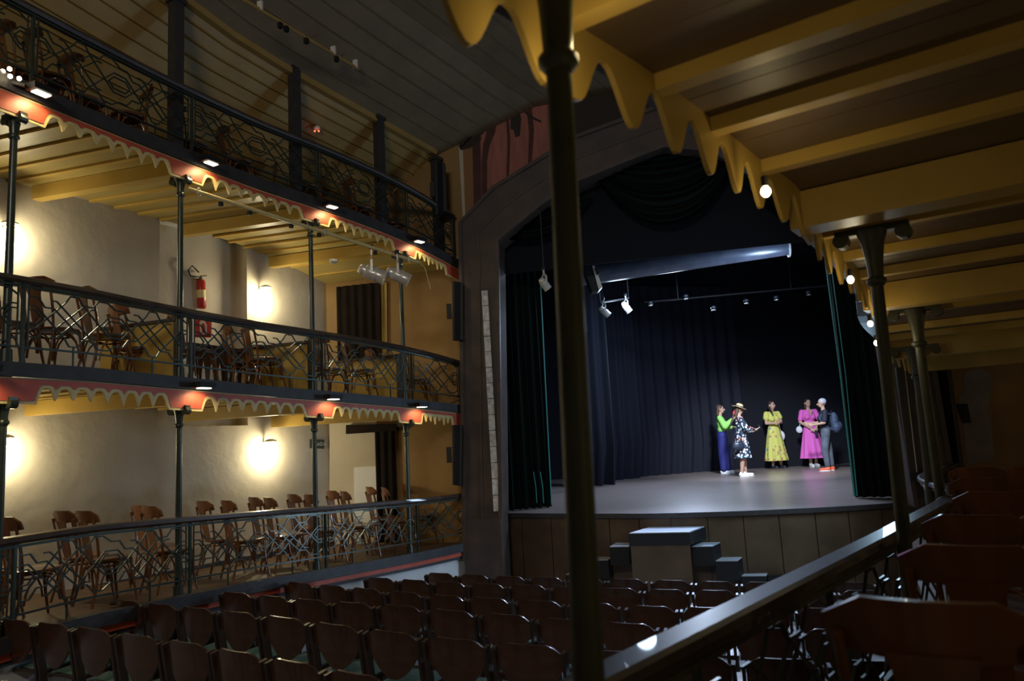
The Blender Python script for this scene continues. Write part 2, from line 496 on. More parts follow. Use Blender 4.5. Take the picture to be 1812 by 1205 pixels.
# right end wall with dark door opening
uRo = out[-1][0]
we = empty('wall_end_right', EP(uRo, 0), kind='structure')
du0, du1 = uz(WE(1652, 800))[0], uz(WE(1697, 800))[0]
MB().prism([EP(uRo - .05, -1), EP(du0, -1), EP(du0, 3.4), EP(uRo - .05, 3.4)], -EN * .3).build('wall_panel', 'end_wall', we)
MB().prism([EP(du1, -1), EP(du1 + 5, -1), EP(du1 + 5, 3.4), EP(du1, 3.4)], -EN * .3).build('wall_panel', 'end_wall', we)
zdt = WE(1675, 655).z
MB().prism([EP(du0, zdt), EP(du1, zdt), EP(du1, 3.4), EP(du0, 3.4)], -EN * .3).build('wall_panel', 'end_wall', we)
MB().prism([EP(du0 - .3, -1, -.5), EP(du1 + .3, -1, -.5), EP(du1 + .3, 3.2, -.5), EP(du0 - .3, 3.2, -.5)], -EN * .05).build('dark_lobby', 'black', we)
mo = MB(); mo.sweep([EP(du0, 0, .02), EP(du0, zdt, .02), EP(du1, zdt, .02), EP(du1, 0, .02)], [(-.03, -.02), (.03, -.02), (.03, .02), (-.03, .02)], ups=[EN] * 4); mo.build('door_frame', 'dark_wood', we)
MB().prism([WE(x, y, .004) for x, y in ((1707, 690), (1704, 668), (1712, 656), (1735, 653), (1752, 660), (1756, 680), (1752, 700), (1752, 740), (1757, 780), (1762, 815), (1712, 822), (1704, 760), (1700, 735), (1696, 705))], EN * .004).build('plaster_patch', 'pale_patch', we)
MB().prism([WE(x, y, .010) for x, y in ((1692, 715), (1710, 715), (1716, 748), (1704, 748))], EN * .05).build('switch_box', 'black_paint', we)

# mural details: painted drapery left of the arch
mu = empty('drapery_mural', WE(830, 380), 'mural of rose painted drapery with tassels above the proscenium arch corner', 'mural')
def poly(name, pts, mt, off, th=.006, par=mu):
    return MB().prism([WE(x, y, off) for x, y in pts], EN * th).build(name, mt, par)
poly('ochre_border', [(819, 262), (836, 257), (839, 386), (824, 398)], 'mural_orange', .002)
poly('maroon_fold', [(836, 257), (850, 245), (852, 372), (839, 386)], 'mural_dark', .002)
poly('maroon_fold', [(862, 219), (880, 205), (876, 235), (866, 258), (862, 285), (862, 362), (853, 371), (852, 290), (855, 255), (860, 240)], 'mural_dark', .003)
poly('maroon_fold', [(930, 170), (938, 165), (945, 230), (940, 300), (934, 305), (936, 235)], 'mural_dark', .003)
poly('maroon_fold', [(895, 196), (899, 194), (903, 250), (900, 326), (896, 329), (898, 250)], 'mural_dark', .003)
poly('fringe', [(812, 258), (845, 228), (880, 204), (880, 210), (850, 240), (852, 246), (832, 262), (815, 266)], 'mural_black', .008)
poly('painted_tassel', [(908, 180), (917, 182), (922, 210), (920, 240), (912, 243), (909, 230), (903, 228), (904, 205)], 'mural_black', .004)
poly('painted_cord', [(909, 180), (913, 181), (940, 205), (958, 214), (957, 217), (938, 209)], 'mural_black', .005)
poly('dark_panel', [(1003, 100), (1003, 262), (1022, 252), (1132, 212), (1190, 197), (1190, 60)], 'mural_black', .003)
mo = MB(); mo.sweep([WE(x, y, .03) for x, y in ((814, 258), (845, 228), (880, 203), (915, 172), (960, 140))], [(-.03, -.03), (.03, -.03), (.03, .03), (-.03, .03)], ups=[EN] * 5)
tag(mo.build('trim_1', 'mural_black'), kind='structure')
poly('pale_reveal', [(812, 262), (819, 260), (824, 396), (820, 400)], 'plaster', .004, par=None)['kind'] = 'structure'
bpy.data.objects['pale_reveal'].name = 'trim_2'

# back wall / right wall / roof shell out of the frame
tag(MB().prism([G(-12, -3.2, -1.2), G(13, -3.2, -1.2), G(13, -3.2, 9), G(-12, -3.2, 9)], -F0 * .2).build('wall_back', 'plaster'), kind='structure')
tag(MB().prism([G(9.6, -3.2, -1.2), G(9.6, 12, -1.2), G(9.6, 12, 9), G(9.6, -3.2, 9)], R0 * .2).build('wall_right', 'plaster'), kind='structure')

# ------------------------------------------------------------------ gallery decks (left)
def strip(o, f, g, ss, th):
    o.grid([[f(s), g(s)] for s in ss], thick=th)

names = ['lower', 'middle', 'upper']
for L in range(3):
    D = DD[L]
    o = MB(); strip(o, lambda s: LQ(s, .02, D(s)), lambda s: Vector((*LW(s).xy, D(s))), SN, (0, 0, -.06))
    tag(o.build('gallery_floor', 'floor_wood'), kind='structure')
    # dark edge band
    o = MB(); bh = [.13, .13, .15][L]
    o.sweep([LQ(s, -.04, D(s) - bh / 2 + .02) for s in SN], [(-.05, -bh / 2), (.05, -bh / 2), (.05, bh / 2), (-.05, bh / 2)])
    tag(o.build('trim_3', 'band'), kind='structure')
# front wall below lower gallery
o = MB(); o.grid([[LQ(s, .05, PLATEA_Z), LQ(s, .05, D1(s) - .1)] for s in SN], thick=(-.02, .02, 0)); tag(o.build('wall_under_gallery', 'white_wall'), kind='structure')
o = MB(); o.sweep([LQ(s, -.015, D1(s) - .15) for s in SN], [(-.03, -.03), (.03, -.03), (.03, .03), (-.03, .03)]); tag(o.build('trim_4', 'red'), kind='structure')
o = MB(); o.sweep([LQ(s, -.0, D1(s) - .205) for s in SN], [(-.02, -.022), (.02, -.022), (.02, .022), (-.02, .022)]); tag(o.build('trim_shadow', 'band'), kind='structure')  # dark strip standing in for the shadow line under the red trim
# baseboard on wall, lower
o = MB(); o.bar(Vector((*(WSTART + WN * .02).xy, .05)), Vector((*(CORNER + WN * .02).xy, -.05)), .04, .12); tag(o.build('baseboard_left', 'dark_wood'), kind='structure')

# undersides: boards with cover battens and beams
for L in (1, 2):
    D = DD[L]; ce = empty('ceiling', LQ(0, 0, D(0)), kind='structure')
    ks = sorted([COLS[i] + (COLS[i + 1] - COLS[i]) * k / 6 for i in range(4) for k in range(6)] + [COLS[4] + k * .42 for k in range(0, 5)])
    ks = [k for k in ks if 0 <= k < SMAX]
    ks = [0.0] + ks + [SMAX]
    for a, b in zip(ks, ks[1:]):
        if b - a < .05: continue
        n = 4
        sub = [a + .004 + (b - a - .008) * i / n for i in range(n + 1)]
        o = MB(); dz = random.uniform(-.004, .004)
        o.grid([[LQ(s, .04, D(s) - .10 + dz), Vector((*LW(s).xy, D(s) - .10 + dz))] for s in sub], thick=(0, 0, .03)); o.build('ceiling_board', 'yellow_plank', ce)
    for k in ks[1:-1]:
        if min(abs(k - c) for c in COLS) < .05: continue
        p, q = LQ(k, .05, D(k) - .115), LW(k); MB().bar(p, Vector((*q.xy, D(k) - .115)), .055, .03).build('batten', 'yellow', ce)
    for c in COLS:
        if c < 0: continue
        p, q = LQ(c, .03, D(c) - .19), LW(c); MB().bar(p, Vector((*q.xy, D(c) - .19)), .13, .17).build('beam', 'yellow', ce)

# ------------------------------------------------------------------ fascias
def scallops(cols, s0, s1, dep, flat, narch, soft=False):
    """returns function depth(s): bottom profile of the fascia"""
    def f(s):
        for i in range(len(cols) - 1):
            if cols[i] <= s < cols[i + 1]:
                L = cols[i + 1] - cols[i]; x = s - cols[i]; fl = flat / 2
                if x < fl or x > L - fl: return dep
                n = narch if L > 1.3 else narch - 1; t = (x - fl) / (L - 2 * fl) * n; t -= math.floor(t)
                return dep * (.36 + .64 * (abs(2 * t - 1) ** 2.8)) if not soft else dep * (.36 + .64 * (.5 + .5 * math.cos(2 * PI * t)) ** 1.1)
        return dep
    return f


def fascia(name, P, cols, s0, s1, step, topdz, dep, flat, narch, label, group, matb='cream', matr='red', side=-.06, redgap=.028, soft=False):
    f = scallops(cols, s0, s1, dep, flat, narch, soft)
    ss = []; s = s0
    while s < s1: ss.append(s); s += step
    ss.append(s1)
    root = empty(name, P(s0, side, 0), label, 'fascia', group)
    o = MB(); o.grid([[P(s, side, -topdz), P(s, side, -topdz - f(s))] for s in ss], thick=(P(s0, side + .02, 0) - P(s0, side, 0)))
    o.build('scalloped_board', matb, root)
    if matr:
        o = MB(); g = lambda s: min(f(s + k * redgap / 3) for k in range(-3, 4)) - redgap
        o.grid([[P(s, side - .006, -topdz - .012), P(s, side - .006, -topdz - max(.02, g(s)))] for s in ss], thick=(P(s0, side + .003, 0) - P(s0, side - .003, 0)))
        o.build('painted_panel', matr, root)
    return root


for L in (1, 2):
    D = DD[L]
    cc = COLS + [SMAX - .08]
    fascia('scalloped_fascia', lambda s, off, dz, D=D: LQ(s, off, D(s) + dz), cc, 0, SMAX, .022, .115 if L == 1 else .135, .235 if L == 1 else .215, .46, 8,
           'red and cream scalloped fascia hanging from the edge of the %s gallery' % names[L], None)


# ------------------------------------------------------------------ balustrades
def lattice(P, s0, s1, z0, z1, r, vary=0):
    """zig-zag wrought iron panel between stations s0..s1; P(s, z) -> point"""
    o = MB(); w = s1 - s0
    def path(uv, sh=0):
        pts = []
        for (u, v) in uv:
            u2 = min(1, max(0, u + sh)); pts.append(P(s0 + w * u2, z0 + (z1 - z0) * v))
        for a, b in zip(pts, pts[1:]):
            if (b - a).length > .01: o.bar(a, b, r, r)
    A = [(0, .86), (.10, .86), (.17, .70), (.27, .70), (.62, .17), (.72, .17), (.79, .03), (.90, .03), (1, .14)]
    B = [(u, 1 - v) for u, v in A]
    path(A); path(B)
    path([(.24, .84), (.30, .84), (.70, .22), (.76, .22)]); path([(.24, .16), (.30, .16), (.70, .78), (.76, .78)])
    path([(.40, .84), (.45, .97), (.55, .97), (.60, .84), (.92, .30), (1, .30)]); path([(.40, .16), (.45, .03), (.55, .03), (.60, .16), (.92, .70), (1, .70)])
    path([(0, .62), (.08, .62), (.14, .50), (.08, .38), (0, .38)]); path([(1, .62), (.92, .62), (.86, .50), (.92, .38), (1, .38)])
    path([(0, .70), (.08, .70), (.40, .16)]); path([(0, .30), (.08, .30), (.40, .84)])
    path([(.5, 1.08), (.5, .97)]); path([(.5, .03), (.5, -.35)])
    return o


def lsub(s0, s1, n):
    return [s0 + (s1 - s0) * i / n for i in range(n + 1)]


RAILP = [(-.055, -.02), (-.04, .018), (0, .03), (.04, .018), (.055, -.02), (.035, -.045), (-.035, -.045)]
for L in range(3):
    R, D = RR[L], DD[L]
    root = empty('gallery_balustrade', LQ(0, 0, D(0)), 'wrought iron balustrade with curved dark handrail along the %s gallery' % names[L], 'balustrade', 'left gallery balustrades')
    o = MB(); o.sweep([LQ(s, 0, R(s) - .01) for s in SN], RAILP); o.build('handrail', 'rail_wood', root, smooth=True)
    o = MB(); o.sweep([LQ(s, 0, R(s) - .075) for s in SN], [(-.02, -.012), (.02, -.012), (.02, .012), (-.02, .012)]); o.build('top_bar', 'iron_lattice', root)
    o = MB(); o.sweep([LQ(s, 0, D(s) + .17) for s in SN], [(-.012, -.009), (.012, -.009), (.012, .009), (-.012, .009)]); o.build('bottom_bar', 'iron_lattice', root)
    posts = []
    for i in range(len(COLS)):
        a = COLS[i] + .12; b = (COLS[i + 1] if i + 1 < len(COLS) else SMAX)
        n = 1
        posts += [a + (b - a) * k / n for k in range(n)]
    posts = [p for p in posts if 0 < p < SMAX - .1] + [SMAX - .03]
    for p in posts:
        o = MB(); o.bar(LQ(p, 0, D(p) + .01), LQ(p, 0, R(p) - .04), .028, .028)
        o.bar(LQ(p + .05, 0, D(p) + .16), LQ(p + .05, 0, R(p) - .08), .012, .012); o.bar(LQ(p - .05, 0, D(p) + .16), LQ(p - .05, 0, R(p) - .08), .012, .012)
        o.build('post', 'iron', root)
    for a, b in zip(posts, posts[1:]):
        if b - a < .3: continue
        n_ = max(1, round((b - a) / .85)); aa, bb = a + .05, b - .05
        for q in range(n_):
            u_, v_ = aa + (bb - aa) * q / n_, aa + (bb - aa) * (q + 1) / n_; mid_ = (u_ + v_) / 2
            o = lattice(lambda s, z: LQ(s, 0, z + D(s)), u_, v_, .2, R(mid_) - D(mid_) - .085, .013)
            o.build('lattice_panel', 'iron_lattice', root)


# ------------------------------------------------------------------ iron columns on the left
def column(base, top, r, label, group, mt='iron', capdir=None, caph=.3, name='iron_column', capw=.2):
    base = Vector(base); top = Vector(top); root = empty(name, base, label, 'column', group)
    d = (top - base); H = d.length
    n = base + d * ((H - caph) / H)
    MB().tube([base, base + d * .06, base + d * .061, n], [r * 1.5, r * 1.4, r * 1.0, r * .85], 14).build('shaft', mt, root, smooth=True)
    k = MB(); u = d.normalized()
    for z, rr in ((-.02, 1.25), (.0, 1.45), (.02, 1.25)): pass
    k.tube([n - u * .03, n - u * .01, n + u * .01, n + u * .03], [r * .9, r * 1.35, r * 1.35, r * .9], 14); k.build('neck_ring', mt, root, smooth=True)
    k = MB(); k.tube([n, n + u * caph * .35, n + u * caph * .7, n + u * caph * .93], [r * .95, r * 1.15, r * 1.55, r * 2.2], 14); k.build('capital', mt, root, smooth=True)
    if capdir is not None:
        cdv = Vector(capdir).normalized(); k = MB(); t = top
        k.bar(t - cdv * capw - u * .02, t + cdv * capw - u * .02, r * 2, .04)
        for sgn in (-1, 1):
            sd = cdv.cross(u).normalized(); c = t + cdv * sgn * (capw - .03) - u * .06
            k.tube([c - sd * r, c + sd * r], .045, 10)
        k.build('scroll_bracket', mt, root)
    return root


ordn = ['first', 'second', 'third', 'fourth', 'fifth', 'sixth', 'seventh', 'eighth', 'ninth', 'tenth', 'eleventh', 'twelfth', 'thirteenth', 'fourteenth', 'fifteenth', 'sixteenth']
seen = COLS[1:]
for i, c in enumerate(seen):
    which = ['thin green iron column nearest the frame edge', 'thin green iron column by the fire extinguisher', 'thin green iron column before the exit plate', 'thin green iron column closest to the stage'][i]
    u_ = LQ(c, 1, 0) - LQ(c, 0, 0)
    column(LQ(c, .03, D1(c)), LQ(c, .03, D2(c) - .29), .036, which + ', on the lower gallery', 'left gallery columns', capdir=u_, caph=.22, capw=.12)
    column(LQ(c, .03, D2(c)), LQ(c, .03, D3(c) - .29), .036, which + ', on the middle gallery', 'left gallery columns', capdir=u_, caph=.22, capw=.12)

# square timber posts of the upper gallery
tops = [(345, -2), (529, 118), (678, 208), (798, 280)]
beamZ = []
post_sz = []
for i, (px, py, bx) in enumerate([(344, 0, 310), (529, 118, 524), (678, 208, 676), (799, 280, 797)]):
    s = s_at_px(bx, .28, D3); b = LQ(s, .28, D3(s)); lo, hi = 4, 9
    for _ in range(40):
        mid_ = (lo + hi) / 2
        if PR(Vector((b.x, b.y, mid_)))[1] > py: lo = mid_
        else: hi = mid_
    t = Vector((b.x, b.y, lo)); post_sz.append((s, lo))
    lab = ['closest to the frame top', 'below the end of the ceiling pipe', 'beyond the red twin lamp', 'beside the hanging black speaker'][i]
    root = empty('timber_post', b, 'square dark timber post of the upper gallery, ' + lab, 'post', 'upper gallery posts')
    rz = math.atan2(tang(s).y, tang(s).x)
    MB().box((b + t) / 2, (.13, .13, t.z - b.z), rz).build('shaft', 'dark_wood', root)
    MB().box(t - ZV * .02, (.18, .18, .06), rz).build('post_cap', 'dark_wood', root)
print('beam', post_sz)

# ------------------------------------------------------------------ main ceiling
xs = [p[0] for p in post_sz]; zs = [p[1] for p in post_sz]
bc = np.polyfit(xs, zs, 1)
BZ = lambda s: float(np.polyval(bc, s)) + .03
ce = empty('ceiling', LQ(SVIS0, 0, BZ(SVIS0)), kind='structure')
S6 = [SMAX * (i / 14) for i in range(15)]
def inw(s, off, z):                     # offset towards the hall centre, straight normal of the wall line
    a = LQ(s, .28, 0); p = a + WN * off; return Vector((p.x, p.y, z))
# outer slope
NB_ = 15
for k in range(NB_):
    f0, f1 = k / NB_ + .004, (k + 1) / NB_ - .004
    def q(s, f):
        a = LQ(s, .28, 0); b = LW(s); p = a.lerp(b, f); return Vector((p.x, p.y, BZ(s) + (5.35 - .3 - BZ(s)) * f))
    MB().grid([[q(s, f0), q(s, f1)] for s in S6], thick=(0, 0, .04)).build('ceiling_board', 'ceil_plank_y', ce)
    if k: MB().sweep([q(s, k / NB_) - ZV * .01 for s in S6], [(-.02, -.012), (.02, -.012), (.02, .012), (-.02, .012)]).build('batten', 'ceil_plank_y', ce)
MB().sweep([LQ(s, .28, BZ(s) - .02) for s in S6], [(-.05, -.05), (.05, -.05), (.05, .06), (-.05, .06)]).build('beam', 'ceil_plank_y', ce)
# inner slope then flat, extended over the wall behind the proscenium line
def q2(s, d):
    z = BZ(s) + (d * .42 if d < 1.6 else .672 + (d - 1.6) * .06)
    p = inw(s, d, z)
    return p
cuts = [0, .27, .54, .81, 1.08, 1.35, 1.62, 1.9, 2.2, 2.5, 2.8, 3.1, 3.4, 3.7, 4.0, 4.4, 4.8, 5.2, 5.8, 6.4, 7.0, 7.8, 8.6]
for a, b in zip(cuts, cuts[1:]):
    rows = []
    for s in S6:
        r_ = [q2(s, a + .006), q2(s, b - .006)]; rows.append(r_)
    # run the last station up to the proscenium wall
    dirv = (rows[-1][0] - rows[-4][0]).normalized(); rows.append([p + dirv * 1.2 for p in rows[-1]])
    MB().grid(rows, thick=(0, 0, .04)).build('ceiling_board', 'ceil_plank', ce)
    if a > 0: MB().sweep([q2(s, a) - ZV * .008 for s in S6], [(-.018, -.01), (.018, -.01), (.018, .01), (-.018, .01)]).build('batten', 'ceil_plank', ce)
# ------------------------------------------------------------------ stage
st = empty('stage', WZ(873, 908, STAGE_Z), kind='structure'); st['label'] = 'raised wooden stage'
edge = [WZ(x, y, STAGE_Z) for x, y in ((836, 907), (873, 908), (997, 909), (1100, 909), (1179, 908.3), (1307, 904.5), (1400, 900.5), (1500, 895.5), (1640, 886))]
eb = catmull([Vector(e) for e in edge], 4)
BK = 21.0
nB = 34
u0s, u1s = -1.6, uR + 1.5
# deck boards run across, laid from the apron to the back
def clampdeck(): pass
deck = MB(); deck.prism([e - ZV * .0 for e in eb] + [G(9.5, BK, STAGE_Z), G(-1.0, BK, STAGE_Z)], ZV * -.05); deck.build('stage_deck', 'stage_floor', st)
lip = MB(); lip.sweep([e - ZV * .03 for e in eb], [(-.03, -.035), (.03, -.035), (.03, .034), (-.03, .034)]); lip.build('stage_lip', 'dark_wood', st)
k = 0; acc = 0
ebf = catmull([Vector(e) for e in edge], 16)
seglen = .47; start = ebf[0]; cur = [ebf[0]]
for a, b in zip(ebf, ebf[1:]):
    acc += (b - a).length; cur.append(b)
    if acc > seglen:
        n = (cur[-1] - cur[0]).normalized(); g = n * .006; c = [p.copy() for p in cur]; c[0] += g; c[-1] -= g
        MB().grid([[Vector((p.x, p.y, PLATEA_Z)) - EN * .03, Vector((p.x, p.y, STAGE_Z - .06)) - EN * .03] for p in c], thick=-EN * .03).build('front_board', 'stage_front', st)
        cur = [b]; acc = 0
MB().grid([[Vector((p.x, p.y, PLATEA_Z)) - EN * .062, Vector((p.x, p.y, STAGE_Z - .06)) - EN * .062] for p in ebf], thick=-EN * .03).build('front_backing', 'seatframe', st)

# black box around the stage
tag(MB().prism([G(-1.2, 20.9, STAGE_Z - .3), G(9.5, 20.9, STAGE_Z - .3), G(9.5, 20.9, 7), G(-1.2, 20.9, 7)], F0 * .1).build('wall_stage_back', 'black'), kind='structure')
tag(MB().prism([EP(-.1, STAGE_Z - .3, -.4), G(-.4, 21, STAGE_Z - .3), G(-.4, 21, 7), EP(-.1, 7, -.4)], -R0 * .1).build('wall_stage_left', 'black'), kind='structure')
tag(MB().prism([EP(uR + 1, STAGE_Z - .3, -.4), G(9.5, 21, STAGE_Z - .3), G(9.5, 21, 7), EP(uR + 1, 7, -.4)], R0 * .1).build('wall_stage_right', 'black'), kind='structure')
tag(MB().prism([EP(-.6, 6.2, -.35), EP(uR + 1.5, 6.2, -.35), G(10, 21, 6.2), G(-1, 21, 6.2)], ZV * .1).build('ceiling_stage', 'black'), kind='structure')


def curtain(name, base, z0, z1, pitch, amp, mt, label, group=None, cat='curtain', wave=0, trim=None, flare=0.0):
    base = [Vector(b) for b in base]; L = [0]
    for a, b in zip(base, base[1:]): L.append(L[-1] + (b - a).length)
    n = max(8, int(L[-1] / pitch * 8)); cols_ = []
    for i in range(n + 1):
        d = L[-1] * i / n
        for j in range(len(L) - 1):
            if d <= L[j + 1] + 1e-6: break
        t = (d - L[j]) / (L[j + 1] - L[j]); p = base[j].lerp(base[j + 1], t); tg = (base[j + 1] - base[j]).normalized(); nn = Vector((tg.y, -tg.x, 0))
        ph = d / pitch * 2 * PI + .6 * math.sin(d * 3.1)
        col = []
        for q in range(7):
            f = q / 6; z = z0 + (z1 - z0) * f
            a = amp * (1 - .35 * f) * (1 + flare * max(0, 1 - f * 4))
            col.append(Vector((p.x, p.y, z)) + nn * a * math.sin(ph + .5 * math.sin(3 * f)) + tg * .25 * a * math.cos(ph * .5 + f) - nn * flare * .25 * max(0, 1 - 5 * f) ** 2)
        cols_.append(col)
    o = MB().grid(cols_).build(name, mt, None, smooth=True)
    tag(o, label, cat, group)
    return o


zc = 5.1
# green house curtain drawn to both sides
cl0, cl1 = WZ(893, 905, STAGE_Z), WZ(978, 897, STAGE_Z)
curtain('stage_curtain', [cl0, cl1], STAGE_Z + .01, zc, .13, .06, 'velvet', 'dark green pleated house curtain gathered beside the pale light sliver on the pier', 'green house curtains')
cr0, cr1 = WZ(1512, 881, STAGE_Z), WZ(1640, 880, STAGE_Z)
curtain('stage_curtain', [cr0, cr1], STAGE_Z + .01, zc, .13, .06, 'velvet', 'dark green house curtain gathered behind the iron columns of the near gallery', 'green house curtains')
def cord(pts, r, mt, label, cat, nm):
    return tag(MB().tube(pts, r, 6).build(nm, mt), label, cat)
zL = cl1.dot(F0) - .08
cord([W(976, 893, zL), W(966, 700, zL), W(956, 495, zL)], .012, 'teal_lit_trim', 'braid painted with teal light edging the gathered green curtain near the front pillar', 'braid', 'curtain_braid')
zR = cr0.dot(F0) - .1
cord([W(1512, 878, zR), W(1487, 660, zR), W(1458, 440, zR)], .014, 'teal_lit_trim', 'braid painted with teal light on the curtain edge behind the pink dress group, outer strand', 'braid', 'curtain_braid')
cord([W(1517, 878, zR), W(1496, 660, zR), W(1467, 440, zR)], .010, 'teal_lit_trim', 'braid painted with teal light on the curtain edge behind the pink dress group, inner strand', 'braid', 'curtain_braid')
for i, x in enumerate((950, 962)):
    cord([W(x, 890, zL - .1), W(x - 2, 860, zL - .1), W(x - 6, 835, zL - .1)], .008, 'teal_lit_trim', 'short tie painted with teal light hanging low on the green curtain, %s' % ['outer', 'inner'][i], 'tie', 'curtain_tie')

# black legs and back cloth
def masking(px0, py0, px1, py1, label, mt='black_leg', pitch=.3, amp=.08, flare=.8):
    return curtain('masking_curtain', [WZ(px0, py0, STAGE_Z), WZ(px1, py1, STAGE_Z)], STAGE_Z + .005, 5.6, pitch, amp, mt, label, 'black masking curtains', flare=flare)
masking(1046, 862, 1092, 858, 'black masking curtain just behind the front pillar, hem flared on stage')
masking(1088, 851, 1138, 846, 'black masking curtain second from the front pillar')
curtain('back_cloth', [WZ(1125, 845, STAGE_Z), WZ(1240, 836, STAGE_Z), WZ(1400, 824, STAGE_Z), WZ(1560, 815, STAGE_Z)], STAGE_Z + .005, 5.6, .34, .05, 'black_leg', 'wide black back cloth behind the people on stage', None, flare=.8)

# swagged valance at the arch
def swag(uc, half, ztop, drop, label, off=-.15, n=22, k=16):
    P = []
    for i in range(n + 1):
        f = i / n * 2 - 1; row = []
        for j in range(k * 3 + 1):
            g = j / (k * 3); z = ztop - (drop * g) * (1 - .92 * abs(f) ** 2.2) - .25 * (1 - g) * 0
            fold = .05 * math.sin(g * k * 2 * PI * .7) * (1 - abs(f) ** 3)
            row.append(EP(uc + half * f, z + .02 * math.sin(g * 20), off + .10 * (1 - f * f) + fold))
        P.append(row)
    return tag(MB().grid(P).build('swag', 'velvet', None, smooth=True), label, 'drapery', 'green valance swags')
zs_ = uz(WE(1185, 400))[1]; us_ = uz(WE(1185, 400))[0]
w_ = uz(WE(1330, 330))[0] - us_
ztop = il[-1][1] + .25
swag(us_, w_, ztop, ztop - zs_, 'dark green swag hanging deepest at the centre of the arch')
swag(us_ - 1.75 * w_, w_ * .8, ztop - .75, ztop - .75 - uz(WE(930, 428))[1], 'dark green swag over the gathered curtain by the pale light sliver on the pier', off=-.2)
swag(us_ + 1.75 * w_, w_ * .85, ztop - .75, 1.0, 'dark green swag over the curtain behind the near gallery fascia', off=-.2)
# flat black border behind the swags
tag(MB().prism([EP(-.2, 4.4, -.32), EP(uR + .3, 4.4, -.32), EP(uR + .3, 6.6, -.32), EP(-.2, 6.6, -.32)], -EN * .02).build('border_cloth', 'black'), 'black border cloth hanging behind the green swags', 'curtain')

# overhead: long glossy duct reflecting light, lighting bars
zd = 13.6
a, b = W(1000, 492, zd), W(1392, 432, zd - .9)
du = empty('overhead_roller', a, 'long glossy dark roller hung above the stage, shining blue', 'roller')
MB().tube([a, b], .20, 24).build('drum', 'roller', du, smooth=True)
ax = (b - a).normalized()
MB().tube([b, b + ax * .03], .24, 20).build('end_plate', 'chrome', du)
for t in (.1, .55, .95): MB().tube([a.lerp(b, t), Vector((*a.lerp(b, t).xy, 6.22))], .012, 6).build('hanger', 'cable', du)
light('roller_glint', 'AREA', a.lerp(b, .9) - F0 * .5 - ZV * .9, 26, (.5, .7, 1), .5, a.lerp(b, .72), size_y=.3)


def par_can(loc, direction, r, L, label, mt='chrome', lit=False, group=None, scale=1):
    loc = Vector(loc); d = Vector(direction).normalized()
    root = empty('stage_spotlight', loc, label, 'spotlight', group)
    b = loc - d * L * .5; f = loc + d * L * .5
    MB().tube([b, b + d * L * .06, b + d * L * .16, b + d * L * .28], [r * .35, r * .62, r * .78, r * .80], 16).build('lamp_cap', mt, root, smooth=True)
    MB().tube([b + d * L * .27, b + d * L * .3, b + d * L * .62, b + d * L * .63, b + d * L * .66, b + d * L * .67, b + d * L * .97, f], [r * .85, r * .95, r * .95, r * 1.05, r * 1.05, r * .95, r * .95, r * 1.06], 18).build('can', mt, root, smooth=True)
    sd = d.cross(ZV).normalized(); up = sd.cross(d).normalized(); k = MB()
    top = loc + ZV * r * 2.4
    for q in (-1, 1): k.bar(loc + sd * q * r * 1.12, loc + sd * q * r * 1.12 + ZV * r * 1.6, .03, .006, up=sd)
    for q in (-1, 1): k.bar(loc + sd * q * r * 1.12 + ZV * r * 1.6, top, .03, .008, up=d)
    k.bar(top, top + ZV * r * 1.2, .035, .02, up=d)
    k.build('yoke', mt, root)
    MB().tube([top + ZV * r * .9, top + ZV * r * 1.5], .03, 8).build('clamp', 'black_paint', root)
    if lit: MB().tube([f - d * .01, f], r * .8, 12).build('lens', 'bulb_soft', root)
    else: MB().tube([f - d * .03, f - d * .02], r * .9, 12).build('lens', 'black_gloss', root)
    return root


z5 = 11.9
root = spk = empty('hanging_loudspeaker', W(1052, 492, z5 + .6), 'dark wedge loudspeaker with pale side hung beside the front pillar', 'loudspeaker')
c = W(1048, 492, z5 + .6)
q = [W(1048, 470, z5 + .6), W(1053, 471, z5 + .6), W(1066, 508, z5 + .6), W(1060, 514, z5 + .6)]
MB().prism(q, F0 * .25).build('side_panel', 'white_metal', root)
MB().prism([W(1033, 474, z5 + .62), W(1048, 471, z5 + .62), W(1060, 514, z5 + .62), W(1048, 516, z5 + .62)], F0 * .3).build('cabinet', 'black_paint', root)
MB().tube([W(1055, 474, z5 + .58), W(1059, 486, z5 + .58)], .02, 6).build('bracket', 'black_paint', root)
sp0 = par_can(W(963, 502, 11.6), (RT * .6 - ZV * .8 + F0 * .3), .07, .22, 'small chrome spotlight on the green curtain edge, beside the front pillar')
par_can(W(1069, 551, 14), (RT * .7 - ZV * .6 + F0 * .2), .07, .25, 'small pale spotlight low behind the hanging loudspeaker')
par_can(W(1108, 543, 14.5), (RT * .6 - ZV * .8 + F0 * .2), .07, .25, 'small pale spotlight further along the bar from the loudspeaker')
bar_ = empty('lighting_bar', W(1150, 520, 17), 'dark lighting bar with small heads above the back of the stage', 'lighting bar')
MB().tube([W(1140, 535, 17), W(1470, 505, 16.4)], .02, 6).build('pipe', 'black_paint', bar_)
for q in (W(1200, 529.5, 16.9), W(1400, 511, 16.5)): MB().tube([q, Vector((*q.xy, 6.22))], .01, 5).build('hanger', 'cable', bar_)
b2 = empty('side_lighting_bar', W(1040, 530, 14.2), 'dark side bar carrying the two small spotlights behind the hanging loudspeaker', 'lighting bar')
q0, q1 = W(1062, 536, 14.0), W(1112, 528, 14.6); MB().tube([q0, q1], .02, 6).build('pipe', 'black_paint', b2)
for q in (q0, q1): MB().tube([q, Vector((*q.xy, 6.22))], .01, 5).build('hanger', 'cable', b2)
q = W(1050, 470, z5 + .7); MB().tube([q, Vector((*q.xy, 6.22))], .012, 5).build('hanger', 'cable', spk)
q = W(963, 493, 11.6); MB().tube([q, Vector((*q.xy, 6.0))], .01, 5).build('drop_rod', 'cable', sp0)
